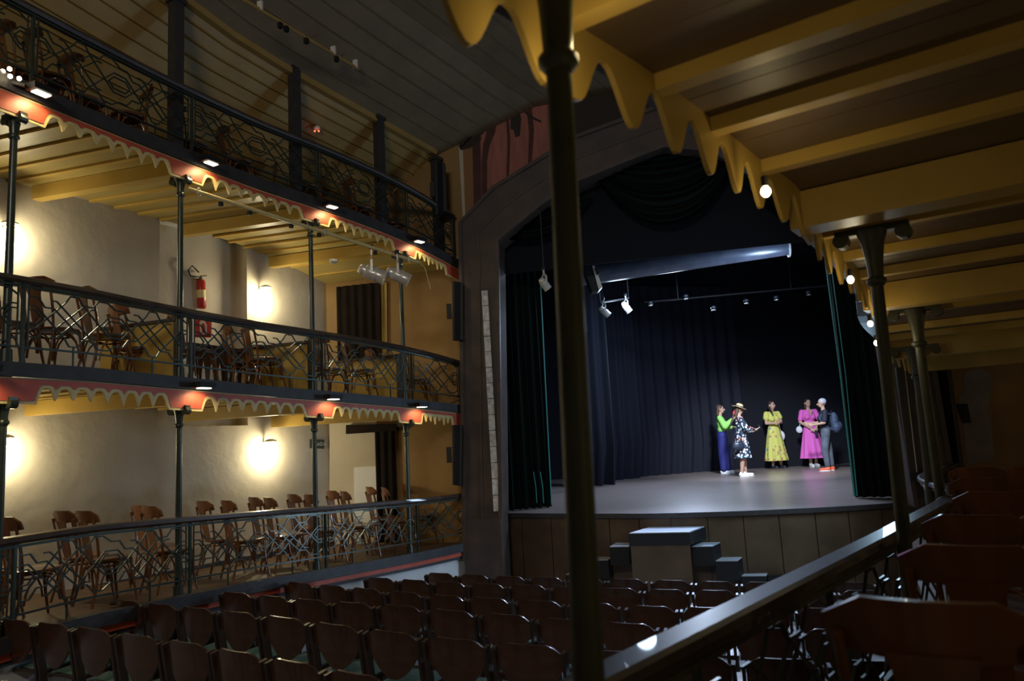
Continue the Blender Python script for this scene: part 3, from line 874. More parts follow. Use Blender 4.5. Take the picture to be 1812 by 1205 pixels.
for x, y in ((1150, 532), (1213, 520), (1262, 540), (1320, 528), (1373, 522), (1430, 513)):
    p = W(x, y, 16.8); MB().ell(p - ZV * .06, (.07, .07, .05)).build('lamp_head', 'black_gloss', bar_, smooth=True)
    MB().tube([p - ZV * .13, p - ZV * .11], .05, 10).build('lens_ring', 'chrome', bar_)

# white plank lying on the stage behind the group
pk = MB(); a, b = WZ(1200, 835.5, STAGE_Z), WZ(1276, 831.5, STAGE_Z); pk.bar(a + ZV * .03, b + ZV * .03, .14, .06)
tag(pk.build('white_batten', 'white_metal'), 'long white batten lying on stage beside the black back cloth', 'batten')
tag(MB().lathe(WZ(1173, 837, STAGE_Z), [(.05, 0), (.05, .03), (.02, .05)], 10).build('tape_roll', 'white_metal'), 'small white roll lying on stage near the back cloth', 'roll')

# ------------------------------------------------------------------ steps in front of the stage
sp = empty('stage_steps', WZ(1180, 940, PLATEA_Z), 'black two-sided stage steps with pale painted-light treads leading to the stage front', 'steps')
def step_box(fl, fr, bl, br, Z, th, nm='tread'):
    P = [WZ(*fl, Z), WZ(*fr, Z), WZ(*br, Z), WZ(*bl, Z)]; zt_ = .0
    o = MB(); ins = [p for p in P]; o.prism(ins, ZV * -.012); o.build(nm, 'step_top', sp)
    o = MB(); cen = sum(P, Vector()) / 4
    Q = [cen + (p - cen) * 1.03 - ZV * .013 for p in P]; o.prism(Q, ZV * -th); o.build('riser_box', 'black_paint', sp)
    return P
PL = step_box((1114, 943), (1219, 941), (1149, 932.5), (1246, 931), .13, .17, 'landing')
front = [p - ZV * .18 for p in PL]
MB().prism([front[0], front[1], Vector((front[1].x, front[1].y, -1)), Vector((front[0].x, front[0].y, -1))], -EN * .05).build('front_panel', 'stage_front', sp)
for fl, fr, bl, br, Z in (((1224, 966.5), (1260, 966), (1243, 956), (1281, 955.5), -.11), ((1266, 992), (1305, 991.5), (1283, 981), (1319, 980.5), -.33), ((1312, 1018.5), (1356, 1018), (1326, 1008), (1361, 1007.5), -.57),
                       ((1079, 967), (1112, 966.5), (1095, 957), (1128, 956), -.11), ((1042, 991), (1076, 990), (1060, 981), (1094, 980), -.33), ((1002, 1016), (1040, 1015), (1020, 1005), (1056, 1004), -.57)):
    step_box(fl, fr, bl, br, Z, abs(-1 - Z) - .02 if Z < -.5 else .26)
MB().frame(WZ(1380, 1040, -.8), EU * .17, EN * .25, ZV * .2).build('riser_box', 'black_paint', sp)

# ------------------------------------------------------------------ stalls seats
seat_root = empty('stall_seat', (0, 0, 0), None, 'seat')
def make_seat(r):
    # local: faces -Y(front) ; origin at floor centre under the backrest; width .5
    prof = [(-.235, .50), (-.235, .78), (-.17, .84), (.17, .84), (.235, .78), (.235, .50), (.15, .41), (.06, .385), (-.06, .385), (-.15, .41)]
    o = MB(); pts = [Vector((x, .02 + (z - .4) * .12 + .045 * (1 - (x / .235) ** 2) - .02, z)) for x, z in prof]
    # curved back: grid of columns
    def top(x): return .84 - max(0, abs(x) - .165) * .95
    def bot(x): return .47 + .21 * (abs(x) / .235) ** 2.0
    P = []
    for i in range(11):
        x = -.235 + .47 * i / 10; P.append([Vector((x, .03 + (bot(x) + (top(x) - bot(x)) * j / 3 - .4) * .14 + .035 * (1 - (x / .235) ** 2), bot(x) + (top(x) - bot(x)) * j / 3)) for j in range(4)])
    MB().grid(P, thick=(0, -.016, 0)).build('backrest', 'seatback', r, smooth=True, world=False)
    P = [[Vector((x, y, .40 + .02 * (1 - (x / .21) ** 2) - .03 * (y + .38))) for y in (-.38, -.2, .0)] for x in (-.21, -.1, 0, .1, .21)]
    MB().grid(P, thick=(0, 0, -.025)).build('seat_pan', 'seatframe', r, world=False)
    P = [[Vector((x, y, .415 + .035 * (1 - (x / .2) ** 2) * (1 - ((y + .19) / .19) ** 2) - .03 * (y + .38))) for y in (-.37, -.28, -.19, -.1, -.02)] for x in (-.2, -.1, 0, .1, .2)]
    MB().grid(P, thick=(0, 0, -.02)).build('cushion', 'teal', r, smooth=True, world=False)
    for sx in (-1, 1):
        o = MB(); o.sweep([(sx * .252, .0, 0), (sx * .252, .02, .4), (sx * .252, .085, .80)], [(-.013, -.03), (.013, -.03), (.013, .03), (-.013, .03)], ups=[Vector((0, 1, 0))] * 3)
        o.build('back_post', 'seatframe', r, world=False)
        o = MB(); o.bar((sx * .252, -.30, .0), (sx * .252, -.28, .58), .026, .05, up=Vector((0, 1, 0))); o.build('front_post', 'seatframe', r, world=False)
        o = MB(); o.sweep([(sx * .252, -.34, .60), (sx * .252, -.15, .61), (sx * .252, .03, .60)], [(-.024, -.012), (.024, -.012), (.024, .012), (-.024, .012)]); o.build('armrest', 'seatback', r, world=False)
    MB().bar((-.24, .02, .25), (.24, .02, .25), .02, .05).build('cross_rail', 'seatframe', r, world=False)
make_seat(seat_root)
ROWS = [
 ('front row', -.16, [(785, 1011), (844, 1013.5), (906, 1016), (971, 1018), (1041, 1020), (1112, 1021), (1190, 1023), (1268, 1025), (1348, 1026), (1428, 1026), (1508, 1026)]),
 ('second row', -.07, [(680, 1019), (740, 1022.5), (802, 1026), (868, 1029), (940, 1031), (1015, 1034), (1097, 1036.5), (1180, 1038.5), (1265, 1040), (1350, 1040), (1435, 1040), (1520, 1040)]),
 ('third row', -.01, [(540, 1027), (597, 1032), (657, 1037), (725, 1043), (797, 1049), (872, 1053), (960, 1058), (1055, 1062), (1155, 1067), (1250, 1069), (1350, 1070), (1450, 1070), (1550, 1070)]),
 ('fourth row', .08, [(430, 1044), (494, 1050), (560, 1056), (634, 1061), (717, 1066), (807, 1074), (903, 1081), (1005, 1089), (1115, 1096), (1232, 1101), (1350, 1104), (1470, 1106), (1590, 1108)]),
 ('fifth row', .17, [(240, 1058), (300, 1064), (362, 1070), (435, 1077), (517, 1086), (607, 1098), (705, 1110), (816, 1122), (943, 1132), (1085, 1142), (1230, 1150), (1380, 1155), (1530, 1158)]),
 ('sixth row', .30, [(48, 1090), (113, 1096), (184, 1105), (264, 1116), (350, 1128), (440, 1143), (540, 1160), (650, 1180), (775, 1200), (915, 1220), (1070, 1236), (1240, 1250), (1410, 1260)]),
 ('rearmost row', .38, [(-30, 1182), (60, 1196), (160, 1214), (275, 1236), (400, 1262)]),
]
numw = ordn
nseat = 0
floor_lines = []
for rn, tz, pts in ROWS:
    fz = tz - .845
    P = [WZ(x, y, tz) for x, y in pts]
    fa = P[0] + (P[0] - P[1]).normalized() * 3.0; fb = P[-1] + (P[-1] - P[-2]).normalized() * 4.0
    floor_lines.append([Vector((q.x, q.y, fz)) for q in [fa] + [P[0].lerp(P[-1], 0)] + [P[len(P) // 2], P[-1], fb]])
    for i, p in enumerate(P):
        a = P[max(0, i - 1)]; b = P[min(len(P) - 1, i + 1)]; t = (b - a); sp_ = t.length / (2 if 0 < i < len(P) - 1 else 1); t.normalize()
        rz = math.atan2(t.y, t.x) + PI       # local x along -t so that front (-Y) faces the stage
        nrm = Vector((-t.y, t.x, 0))
        loc = Vector((p.x, p.y, fz + .004))
        lab = 'brown stall seat with teal cushion, %s from the left in the %s' % (numw[i], rn)
        sc = min(1.15, max(.8, sp_ / .56)); 
        if nseat == 0:
            o = seat_root; o.location = loc; o.rotation_euler = (0, 0, rz)
        else: o = copy_tree(seat_root, loc, rz)
        o.scale = (sc, 1, 1); o['label'] = lab; o['group'] = 'stall seats, ' + rn; nseat += 1
print('seats', nseat)
l0 = floor_lines[0]; fwd = F0 * 5
fl = [[p + F0 * .45 for p in floor_lines[0]]] + floor_lines + [[p - F0 * 2.5 - R0 * 0 for p in floor_lines[-1]], [p - F0 * 6 for p in floor_lines[-1]]]
fl = [[p + F0 * 4.0 for p in floor_lines[0]]] + fl
tag(MB().grid(fl, thick=(0, 0, -.15)).build('floor', 'platea_floor'), kind='structure')

# ------------------------------------------------------------------ bentwood chairs
def arc(c, r, a0, a1, n, ux, uy):
    return [Vector(c) + Vector(ux) * r * math.cos(a0 + (a1 - a0) * i / n) + Vector(uy) * r * math.sin(a0 + (a1 - a0) * i / n) for i in range(n + 1)]


def make_chair(slatted=False, mt='chair'):
    """faces -Y, seat .47, total .98"""
    r = empty('bentwood_chair', (0, 0, 0), None, 'chair')
    o = MB(); ring = []
    for i in range(20):
        th_ = 2 * PI * i / 20; x = math.cos(th_); y = math.sin(th_)
        ring.append((.205 * (abs(x) ** .75) * (1 if x > 0 else -1) * (1 - .08 * y), .205 * (abs(y) ** .8) * (1 if y > 0 else -1)))
    vs = [Vector((x * .97, y * .97, .445)) for x, y in ring] + [Vector((x, y, .46)) for x, y in ring] + [Vector((x, y, .475)) for x, y in ring] + [Vector((x * .9, y * .9, .48)) for x, y in ring] + [Vector((x * .6, y * .6, .470)) for x, y in ring]
    fs = [tuple(range(20))[::-1], tuple(range(80, 100))] + [(k * 20 + i, k * 20 + (i + 1) % 20, (k + 1) * 20 + (i + 1) % 20, (k + 1) * 20 + i) for k in range(4) for i in range(20)]
    o.add(vs, fs); o.build('seat', mt, r, world=False)
    for sx in (-1, 1):
        MB().tube([(sx * .165, -.15, .455), (sx * .175, -.175, .22), (sx * .195, -.215, 0)], .017, 8, .012).build('leg', mt, r, smooth=True, world=False)
        MB().tube([(sx * .19, .26, 0), (sx * .17, .205, .22), (sx * .165, .18, .45), (sx * .175, .205, .66), (sx * .185, .26, .90)], .014, 8).build('leg', mt, r, smooth=True, world=False)
    # wide curved top rail with chamfered corners
    P = []
    for i in range(11):
        x = -.215 + .43 * i / 10; yy = .235 + .05 * (1 - (x / .215) ** 2)
        tz = .985 - max(0, abs(x) - .13) * .55; bz = .845 + .02 * abs(x) / .215
        P.append([Vector((x, yy - .015, bz)), Vector((x, yy + .012, tz))])
    MB().grid(P, thick=(0, -.02, 0)).build('top_rail', mt, r, world=False)
    o = MB()
    if slatted:
        for k_ in range(5):
            x0, x1 = (-.085 + .0425 * k_), (-.06 + .03 * k_)
            o.bar((x1, .20, .47), (x0, .275, .87), .022, .010, up=Vector((0, 1, 0)))
    else:
        P = []
        for i in range(6):
            f = i / 5; w0 = .055 + .035 * f + .012 * math.sin(f * PI * 2); P.append([Vector((-w0, .195 + .085 * f, .47 + .4 * f)), Vector((w0, .195 + .085 * f, .47 + .4 * f))])
        o.grid(P, thick=(0, -.012, 0))
    o.build('back_splat', mt, r, world=False)
    o = MB()
    for (c, ux) in (((0, -.165, .17), (1, 0, 0)), ((0, .19, .17), (1, 0, 0)), ((-.17, .01, .17), (0, 1, 0)), ((.17, .01, .17), (0, 1, 0))):
        o.tube([Vector(c) + Vector(ux) * .155 * math.cos(PI * i / 8) + Vector((0, 0, 1)) * .25 * math.sin(PI * i / 8) for i in range(9)], .0095, 6)
    o.build('arched_brace', mt, r, smooth=True, world=False)
    ring2 = [Vector((.16 * math.cos(2 * PI * i / 16), .02 + .16 * math.sin(2 * PI * i / 16), .40)) for i in range(17)]
    MB().tube(ring2, .009, 6).build('ring_stretcher', mt, r, smooth=True, world=False)
    return r


proto = {False: make_chair(False), True: make_chair(True)}
used = {False: False, True: False}
def chair(loc, rz, label, group, slat=False, scale=1):
    if not used[slat]: o = proto[slat]; used[slat] = True; o.location = loc; o.rotation_euler = (0, 0, rz)
    else: o = copy_tree(proto[slat], loc, rz)
    o.scale = (scale, scale, scale); o['label'] = label; o['group'] = group; return o


def yaw_of(v): return math.atan2(v.y, v.x) + PI / 2      # local -Y points along v
def gal_chair(L, px, off, ang, label, group, slat=False, scale=1.0, yaw_abs=None):
    s = s_at_px(px, off, DD[L]); p = LQ(s, off, DD[L](s)); t = tang(s)
    v = Matrix.Rotation(math.radians(ang), 3, 'Z') @ t
    return chair(p, yaw_of(v), label, group, slat, scale)


lowers = [(-20, .9, -8), (60, .45, -10), (150, 1.05, -5), (190, .5, -8), (282, 1.1, -6), (302, .5, -10), (393, 1.1, -4), (437, .55, -10), (482, 1.1, -8), (510, .5, -14),
          (549, 1.1, -8), (580, .5, -12), (617, 1.1, -10), (642, .5, -20), (684, 1.05, -20), (712, .5, -30), (756, .8, -30)]
for i, (px, off, ang) in enumerate(lowers):
    row = 'wall side' if off > .7 else 'rail side'
    lab = 'brown bentwood chair on the lower gallery, %s row, %s along towards the stage' % (row, numw[sum(1 for q in lowers[:i] if (q[1] > .7) == (off > .7))])
    gal_chair(0, px, off, ang, lab, 'lower gallery chairs', slat=i > 8, scale=1.0)
mids = [(20, .45, -10), (95, .5, 10), (190, .4, -12), (240, .9, -6), (345, .5, 0), (432, .95, -14), (470, .45, -8), (585, .7, 10), (640, .45, -20), (680, .95, -20), (742, .5, -30)]
for i, (px, off, ang) in enumerate(mids):
    lab = 'brown bentwood chair on the middle gallery, %s along towards the stage' % numw[i]
    gal_chair(1, px, off, ang, lab, 'middle gallery chairs', slat=i in (7,), scale=.97)
ups = [(35, .5, 0), (90, .35, -10), (150, .5, 5), (225, .45, 160), (340, .5, -10), (420, .5, -10), (462, 1.15, 150), (545, .5, -10), (592, 1.1, 170), (640, .5, -10), (700, .5, -20), (738, 1.15, 160)]
for i, (px, off, ang) in enumerate(ups):
    lab = 'dark bentwood chair on the upper gallery behind the railing, %s along towards the stage' % numw[i]
    gal_chair(2, px, off, ang, lab, 'upper gallery chairs', scale=.85)

# ------------------------------------------------------------------ partitions between the boxes of the middle gallery
for i, (px, wdt) in enumerate(((318, 0), (552, 0), (708, 0))):
    s = s_at_px(px, .22, R2); z0 = D2(s) + .01; z1 = z0 + .72
    lab = ['by the column with the fire extinguisher', 'before the dark curtained doorway', 'next to the column nearest the stage'][i]
    root = empty('box_partition', LQ(s, .25, z0), 'ochre box partition with dark cap and end post, ' + lab, 'partition', 'middle gallery box partitions')
    Lw = (LW(s) - LPs(s)).length - .03
    a0, a1 = .30, min(Lw, 1.35)
    MB().prism([LQ(s, a0, z0), LQ(s, a1, z0), LQ(s, a1, z1 - .02), LQ(s, a0, z1 - .0)], tang(s) * .03).build('panel', 'yellow', root)
    MB().bar(LQ(s, a0 - .03, z1 + .015) + tang(s) * .015, LQ(s, a1, z1 - .005) + tang(s) * .015, .08, .035).build('cap_rail', 'rail_wood', root)
    MB().box(LQ(s, .25, z0 + .38) + tang(s) * .015, (.075, .075, .76), math.atan2(tang(s).y, tang(s).x)).build('end_post', 'dark_wood', root)
# sawn baluster screen behind the chairs of the middle gallery
sa, sb = s_at_px(330, 1.25, D2), s_at_px(532, 1.25, D2)
root = empty('baluster_screen', LQ(sa, 1.25, D2(sa)), 'brown screen of flat sawn balusters behind the middle gallery chairs', 'screen')
nb = 15
for k in range(nb):
    s = sa + (sb - sa) * (k + .5) / nb; hw = (sb - sa) / nb / 2; D = D2(s) + .01
    pr_ = [(0, 1), (.08, 1), (.14, .62), (.24, .42), (.36, .60), (.46, .88), (.52, 1), (.64, 1)]
    pl = [LQ(s - hw * w_, 1.25, D + z) for z, w_ in pr_] + [LQ(s + hw * w_, 1.25, D + z) for z, w_ in reversed(pr_)]
    MB().prism(pl, tang(s).cross(ZV) * .02).build('baluster', 'floor_wood', root)
MB().bar(LQ(sa, 1.25, D2(sa) + .68), LQ(sb, 1.25, D2(sb) + .68), .08, .05).build('cap_rail', 'rail_wood', root)
tag(MB().prism([LW(s_) + WN * .03 + ZV * (D2(s_) + .01) for s_ in (sa, sb)] + [LW(s_) + WN * .03 + ZV * (D2(s_) + .6) for s_ in (sb, sa)], WN * .02).build('trim_6', 'white_wall'), kind='structure')
# ------------------------------------------------------------------ fittings on the left
def on_wall(px, py, off=.0):
    d = ray(px, py); o = WP + WN * off
    return CAM + d * ((o - CAM).dot(WN) / d.dot(WN))


def sconce(p, label, e=26, group='wall sconces'):
    root = empty('wall_sconce', p, label, 'lamp', group)
    MB().bar(p, p + WN * .16 , .03, .02).build('arm', 'white_metal', root)
    o = MB(); c = p + WN * .17
    o.lathe(c, [(.03, .04), (.085, .02), (.095, .0), (.09, -.005), (.07, .01), (.0, .012)], 18); o.build('shade', 'white_metal', root, smooth=True)
    MB().ell(c - ZV * .055, (.05, .05, .055)).build('bulb', 'bulb', root, smooth=True)
    light('sconce_light', 'POINT', c - ZV * .17, e, WARM2, .07)


sconce(on_wall(466, 782), 'lit white wall sconce on the lower gallery, beside the exit plate', 34)
sconce(on_wall(-4, 776), 'lit white wall sconce on the lower gallery, at the picture edge', 30)
sconce(on_wall(458, 512), 'lit white wall sconce on the middle gallery, beyond the fire extinguisher', 34)
sconce(on_wall(6, 402), 'lit white wall sconce on the middle gallery, at the picture edge', 30)
# upper gallery wall lights (lamps behind the balustrade)
for k, px in enumerate((120, 480)):
    s = s_at_px(px, 1.6, D3); q = LQ(s, 1.9, D3(s) + .9)
    root = empty('wall_sconce', q, 'lit lamp low on the white wall of the upper gallery, ' + ['near the picture edge', 'below the red twin lamp'][k], 'lamp', 'wall sconces')
    MB().ell(q, (.05, .05, .055)).build('bulb', 'bulb', root, smooth=True)
    MB().lathe(q + ZV * .05, [(.03, .05), (.12, .03), (.135, 0), (.1, .0)], 14).build('shade', 'white_metal', root)
    light('upper_light', 'POINT', q - ZV * .1, 34, WARM, .06)

# downlights clipped to the gallery edges
def clip_lamp(L, px, label, e=5):
    s = s_at_px(px, -.10, DD[L]); t = tang(s); n = Vector((t.y, -t.x, 0)); z = DD[L](s)
    if n.dot(LW(s) - LPs(s)) > 0: n = -n
    p = LPs(s) + n * .20 + ZV * (z - .10)
    root = empty('clip_downlight', p, label, 'lamp', 'downlights on the gallery edge')
    MB().frame(p + ZV * .035, t * .11, n * .07, ZV * .03).build('housing', 'black_paint', root)
    MB().frame(p - ZV * .002, t * .07, n * .04, ZV * .005).build('lens', 'bulb_soft', root)
    MB().bar(p + ZV * .02, p - n * .1 + ZV * .02, .02, .02).build('bracket', 'black_paint', root)
    light('downlight', 'SPOT', p - ZV * .02, e, WARM, .05, p - ZV * 1 - n * .35, spot=150, blend=.6)


for L, xs_ in ((2, (62, 365, 583, 737)), (1, (-40, 352, 585, 741))):
    for i, x in enumerate(xs_):
        clip_lamp(L, x, 'small lit downlight on the %s gallery edge, %s from the picture edge' % (names[L], numw[i]), 13 if L == 2 else 9)
# spot cluster glowing at the upper gallery's near end
root = empty('spot_cluster', W(18, 130, 6.2), 'cluster of small bright spots at the near end of the upper gallery', 'lamp')
for x, y in ((5, 126), (17, 122), (18, 135), (34, 139)): MB().ell(W(x, y, 6.15), (.02, .02, .02)).build('bulb', 'bulb', root, smooth=True)
MB().bar(W(-5, 140, 6.2), W(45, 152, 6.25), .03, .03).build('bracket', 'black_paint', root)

# lighting pipe in front of the upper fascia, two chrome spotlights hung on it
pa, pb = W(333, 334, 8.05), W(741, 464, 9.9)
pipe = empty('lighting_pipe', pa, 'long cream lighting pipe hung below the upper gallery fascia', 'pipe')
MB().tube([pa, pa.lerp(pb, .5), pb], .024, 10).build('tube', 'cream', pipe, smooth=True)
for x, y, f in ((350, 330, .04), (565, 395, .55), (722, 445, .95)):
    p = pa.lerp(pb, f); MB().tube(arc(p, .05, 0, 2 * PI, 12, ZV, F0), .007, 6).build('hook', 'white_metal', pipe)
for f in (.12, .23, .4, .52, .78):
    p = pa.lerp(pb, f); MB().box(p - ZV * .06, (.04, .04, .05)).build('clip', 'black_paint', pipe)
par_can(W(658, 483, 9.5), RT * .82 - UP * .30 + F0 * .1, .10, .38, 'chrome stage spotlight hanging from the cream pipe, the larger one', scale=1)
par_can(W(704, 487, 9.65), RT * .82 - UP * .36 + F0 * .1, .09, .34, 'chrome stage spotlight hanging from the cream pipe, beside the column top')
tag(MB().tube([W(741, 464, 9.9), W(752, 474, 9.9), W(762, 512, 9.9)], .006, 5).build('loose_cable', 'cream'), 'loose pale cable dangling beside the two chrome spotlights', 'cable')
tag(MB().lathe(W(590, 463, 10.4) , [(.06, .03), (.06, 0), (.04, -.02), (.02, -.025)], 12).build('smoke_detector', 'white_metal'), 'small round smoke detector under the upper gallery', 'detector')

# ceiling pipe under the main roof
pa, pb = W(432, 0, 8.2), W(634, 122, 9.9)
pipe = empty('ceiling_pipe', pa, 'pale lighting pipe fixed under the main plank ceiling', 'pipe')
MB().tube([pa, pb], .022, 8).build('tube', 'ceil_plank_y', pipe, smooth=True)
for f in (.12, .75, .97): MB().box(pa.lerp(pb, f) + ZV * .05, (.07, .03, .12)).build('bracket', 'white_metal', pipe)
for f in (.28, .33, .5, .78): MB().box(pa.lerp(pb, f) - ZV * .05, (.05, .05, .07)).build('clamp', 'black_paint', pipe)
root = empty('twin_emergency_lamp', W(561, 229, 10.6), 'small emergency lamp with two red lights under the sloping ceiling', 'lamp')
MB().ell(W(561, 227, 10.6), (.06, .05, .04)).build('housing', 'white_metal', root, smooth=True)
for x in (557, 564): MB().ell(W(x, 232, 10.55), (.014, .014, .014)).build('red_light', 'led_red', root)

# fire extinguisher with sign on the middle gallery
s = s_at_px(356, 1.05, D2)
ze = on_wall(356, 540, -.20); r_ = on_wall(356, 545, -.20)
root = empty('fire_extinguisher', r_, 'red fire extinguisher hanging on the wall of the middle gallery', 'extinguisher')
bot, top_ = on_wall(357, 546, -.20), on_wall(355, 494, -.20); ax = (top_ - bot)
MB().tube([bot, bot + ax * .05, bot + ax * .9, bot + ax * .97, top_], [.05, .065, .065, .05, .02], 16).build('cylinder', 'ext_red', root, smooth=True)
MB().tube([bot + ax * .35, bot + ax * .62], .067, 16).build('paper_label', 'cream', root, smooth=True)
MB().bar(top_, top_ + ZV * .05, .03, .03).build('valve', 'black_paint', root)
MB().bar(top_ + ZV * .05, top_ + ZV * .07 + WD * .10, .02, .012).build('lever', 'black_paint', root)
MB().tube([top_ + ZV * .04, on_wall(350, 490, -.17), on_wall(337, 488, -.20), on_wall(333, 478, -.20), on_wall(340, 470, -.20), on_wall(352, 482, -.20)], .011, 6).build('hose', 'black_paint', root, smooth=True)
MB().bar(top_ - WN * .02, top_ - WN * .09, .03, .03).build('wall_hook', 'black_paint', root)
sg = empty('extinguisher_sign', W(360, 578, 8.9), 'red square sign with pale extinguisher pictogram below the extinguisher', 'sign')
Q = [W(345, 562, 8.9), W(374, 562, 8.9), W(373.5, 597, 8.9), W(345, 597, 8.9)]; MB().prism(Q, F0 * .01).build('plate', 'sign_red', sg)
Q = [W(353, 572, 8.89), (W(355, 567, 8.89)), W(362, 567, 8.89), W(366, 575, 8.89), W(366, 592, 8.89), W(354, 592, 8.89)]
MB().prism(Q, F0 * .005).build('pictogram', 'sign_white', sg)
Q = [W(357, 572, 8.885), W(361, 572, 8.885), W(363, 578, 8.885), W(363, 589, 8.885), W(357, 589, 8.885)]
MB().prism(Q, F0 * .004).build('pictogram_bottle', 'sign_red', sg)

# exit plate, white board, dark doorways
q = on_wall(562, 785, .03)
ex = empty('exit_plate', q, 'small dark exit plate on the lower wall behind a thin column', 'sign')
Q = [on_wall(549, 777, .03), on_wall(574, 778, .03), on_wall(574, 794, .03), on_wall(549, 793, .03)]; MB().prism(Q, -WN * .015).build('plate', 'sign_dark', ex)
txt = bpy.data.curves.new('lettering', 'FONT'); txt.body = 'SAÍDA'; txt.size = .085; txt.align_x = 'CENTER'; txt.align_y = 'CENTER'; txt.extrude = .001
to = bpy.data.objects.new('lettering', txt); C.objects.link(to); to.parent = ex
_me = bpy.data.meshes.new_from_object(to.evaluated_get(bpy.context.evaluated_depsgraph_get())); bpy.data.objects.remove(to); to = bpy.data.objects.new('lettering', _me); C.objects.link(to); to.parent = ex; _me.materials.clear(); _me.materials.append(M['sign_white'])
to.matrix_local = Matrix((WD, ZV, WN)).transposed().to_4x4(); to.location = on_wall(568, 786, .034) - q
Q = [WE(626, 827, .06), WE(666, 825, .06), WE(667, 936, .06), WE(627, 937, .06)]
tag(MB().prism(Q, -EN * .03).build('notice_board', 'paper'), 'plain white upright board by the dark doorway of the lower gallery', 'board')
def endp(px, py, off=0.0): return WE(px, py, off)
curtain('door_curtain', [Vector((*WE(596, 560, .10).xy, 0)), Vector((*WE(674, 560, .10).xy, 0))], D2(SMAX) + .02, WE(640, 503, .1).z, .16, .03, 'curtain_dark', 'dark curtain closing the doorway at the end of the middle gallery')
curtain('door_curtain', [Vector((*WE(664, 800, .10).xy, 0)), Vector((*WE(699, 800, .10).xy, 0))], D1(SMAX) + .02, WE(690, 752, .1).z, .14, .03, 'curtain_dark', 'dark curtain beside the white board on the lower gallery')
Q = [WE(x, y, .16) for x, y in ((612, 752), (702, 750), (702, 762), (612, 768))]; tag(MB().prism(Q, -EN * .1).build('curtain_pelmet', 'curtain_dark'), 'dark pelmet over the doorway of the lower gallery', 'pelmet')
tr = MB(); tr.bar(WE(677, 500, .04), WE(679, 640, .04), .05, .04); tr.bar(WE(682, 500, .04), WE(683, 640, .04), .02, .05); tag(tr.build('trim_7', 'yellow'), kind='structure')
for nm, pts, lab in (('line_array', ((800, 498), (819, 500), (819, 601), (801, 601)), 'slim black column loudspeaker by the pier, middle gallery'),
                ('line_array', ((800, 752), (818, 752), (816, 860), (801, 858)), 'slim black column loudspeaker by the pier, lower gallery'),
                ('line_array', ((770, 286), (787, 288), (790, 372), (771, 380)), 'black column loudspeaker by the last timber post, upper gallery')):
    zz = {0: 11.6, 1: 11.6, 2: 11.2}[0]
    Q = [W(x, y, 11.7) for x, y in pts]; root = empty('column_loudspeaker', Q[3], lab, 'loudspeaker', 'column loudspeakers')
    MB().prism(Q, F0 * .16).build('cabinet', 'black_paint', root)
    g = [Q[0].lerp(Q[1], .2), Q[0].lerp(Q[1], .75), Q[3].lerp(Q[2], .75), Q[3].lerp(Q[2], .2)]
    MB().prism([p - F0 * .012 for p in g], F0 * .010).build('grille', 'black', root)
    m_ = (Q[0] + Q[3]) / 2; MB().box(m_ + F0 * .08 - R0 * .06, (.08, .05, .25), YAW).build('bracket', 'black_paint', root)

# ------------------------------------------------------------------ right (near) gallery
RZ = .90
rp = [WZ(1072, 1190, RZ), WZ(1330, 1062, RZ), WZ(1592, 930, RZ)]
rp = [Vector(p) for p in rp]
dd = (rp[1] - rp[0]).normalized(); rp = [rp[0] - dd * 2.2, rp[0] - dd * 1.0] + rp
far = [G(3.85, 6.6, RZ), G(4.6, 8.4, RZ), Vector((*(EP(uRo + .05, 0) + EN * .1).xy, RZ))]
rl = catmull(rp + far, 8)
RS = [0.0]
for a, b in zip(rl, rl[1:]): RS.append(RS[-1] + (b - a).length)
def RPt(s, off=0, z=0):
    s = max(0, min(RS[-1], s))
    for i in range(len(RS) - 1):
        if s <= RS[i + 1] + 1e-9: break
    t = (s - RS[i]) / (RS[i + 1] - RS[i]); p = rl[i].lerp(rl[i + 1], t); tg = (rl[min(i + 2, len(rl) - 1)] - rl[max(i - 1, 0)]); tg.z = 0; tg.normalize()
    n = Vector((tg.y, -tg.x, 0)); q = p + n * off; return Vector((q.x, q.y, z))
def s_r(p):
    return min(range(len(rl)), key=lambda i: (rl[i].xy - p.xy).length)
RM = RS[-1]
rb = empty('gallery_balustrade', rl[0] - ZV * RZ, 'near gallery balustrade with broad varnished handrail shining blue along its top', 'balustrade')
ss_ = [RM * i / 90 for i in range(91)]
MB().sweep([RPt(s, 0, RZ) for s in ss_], [(-.075, -.03), (-.07, .0), (-.05, .012), (.05, .012), (.07, .0), (.075, -.03), (.05, -.045), (.05, -.075), (-.05, -.075), (-.05, -.045)]).build('handrail', 'rail_wood', rb, smooth=True, ang=15)
MB().sweep([RPt(s, 0, RZ - .11) for s in ss_], [(-.022, -.012), (.022, -.012), (.022, .012), (-.022, .012)]).build('top_bar', 'iron_near', rb)
MB().sweep([RPt(s, 0, .15) for s in ss_], [(-.015, -.01), (.015, -.01), (.015, .01), (-.015, .01)]).build('bottom_bar', 'iron_near', rb)
posts = [RM * k / 9 for k in range(10)]
for p in posts: MB().bar(RPt(p, 0, 0), RPt(p, 0, RZ - .07), .035, .035).build('post', 'iron_near', rb)
for a, b in zip(posts, posts[1:]):
    lattice(lambda s, z: RPt(s, 0, z), a + .03, b - .03, .17, RZ - .125, .014).build('lattice_panel', 'iron_lattice', rb)
# floor of the near gallery
o = MB(); o.grid([[RPt(s, -.35, 0), RPt(s, 3.2, 0)] for s in ss_], thick=(0, 0, -.1)); tag(o.build('gallery_floor', 'floor_wood'), kind='structure')
o = MB(); o.grid([[RPt(s, .1, -1), RPt(s, .1, -.1)] for s in ss_], thick=(0.02, 0.02, 0)); tag(o.build('wall_under_gallery', 'white_wall'), kind='structure')

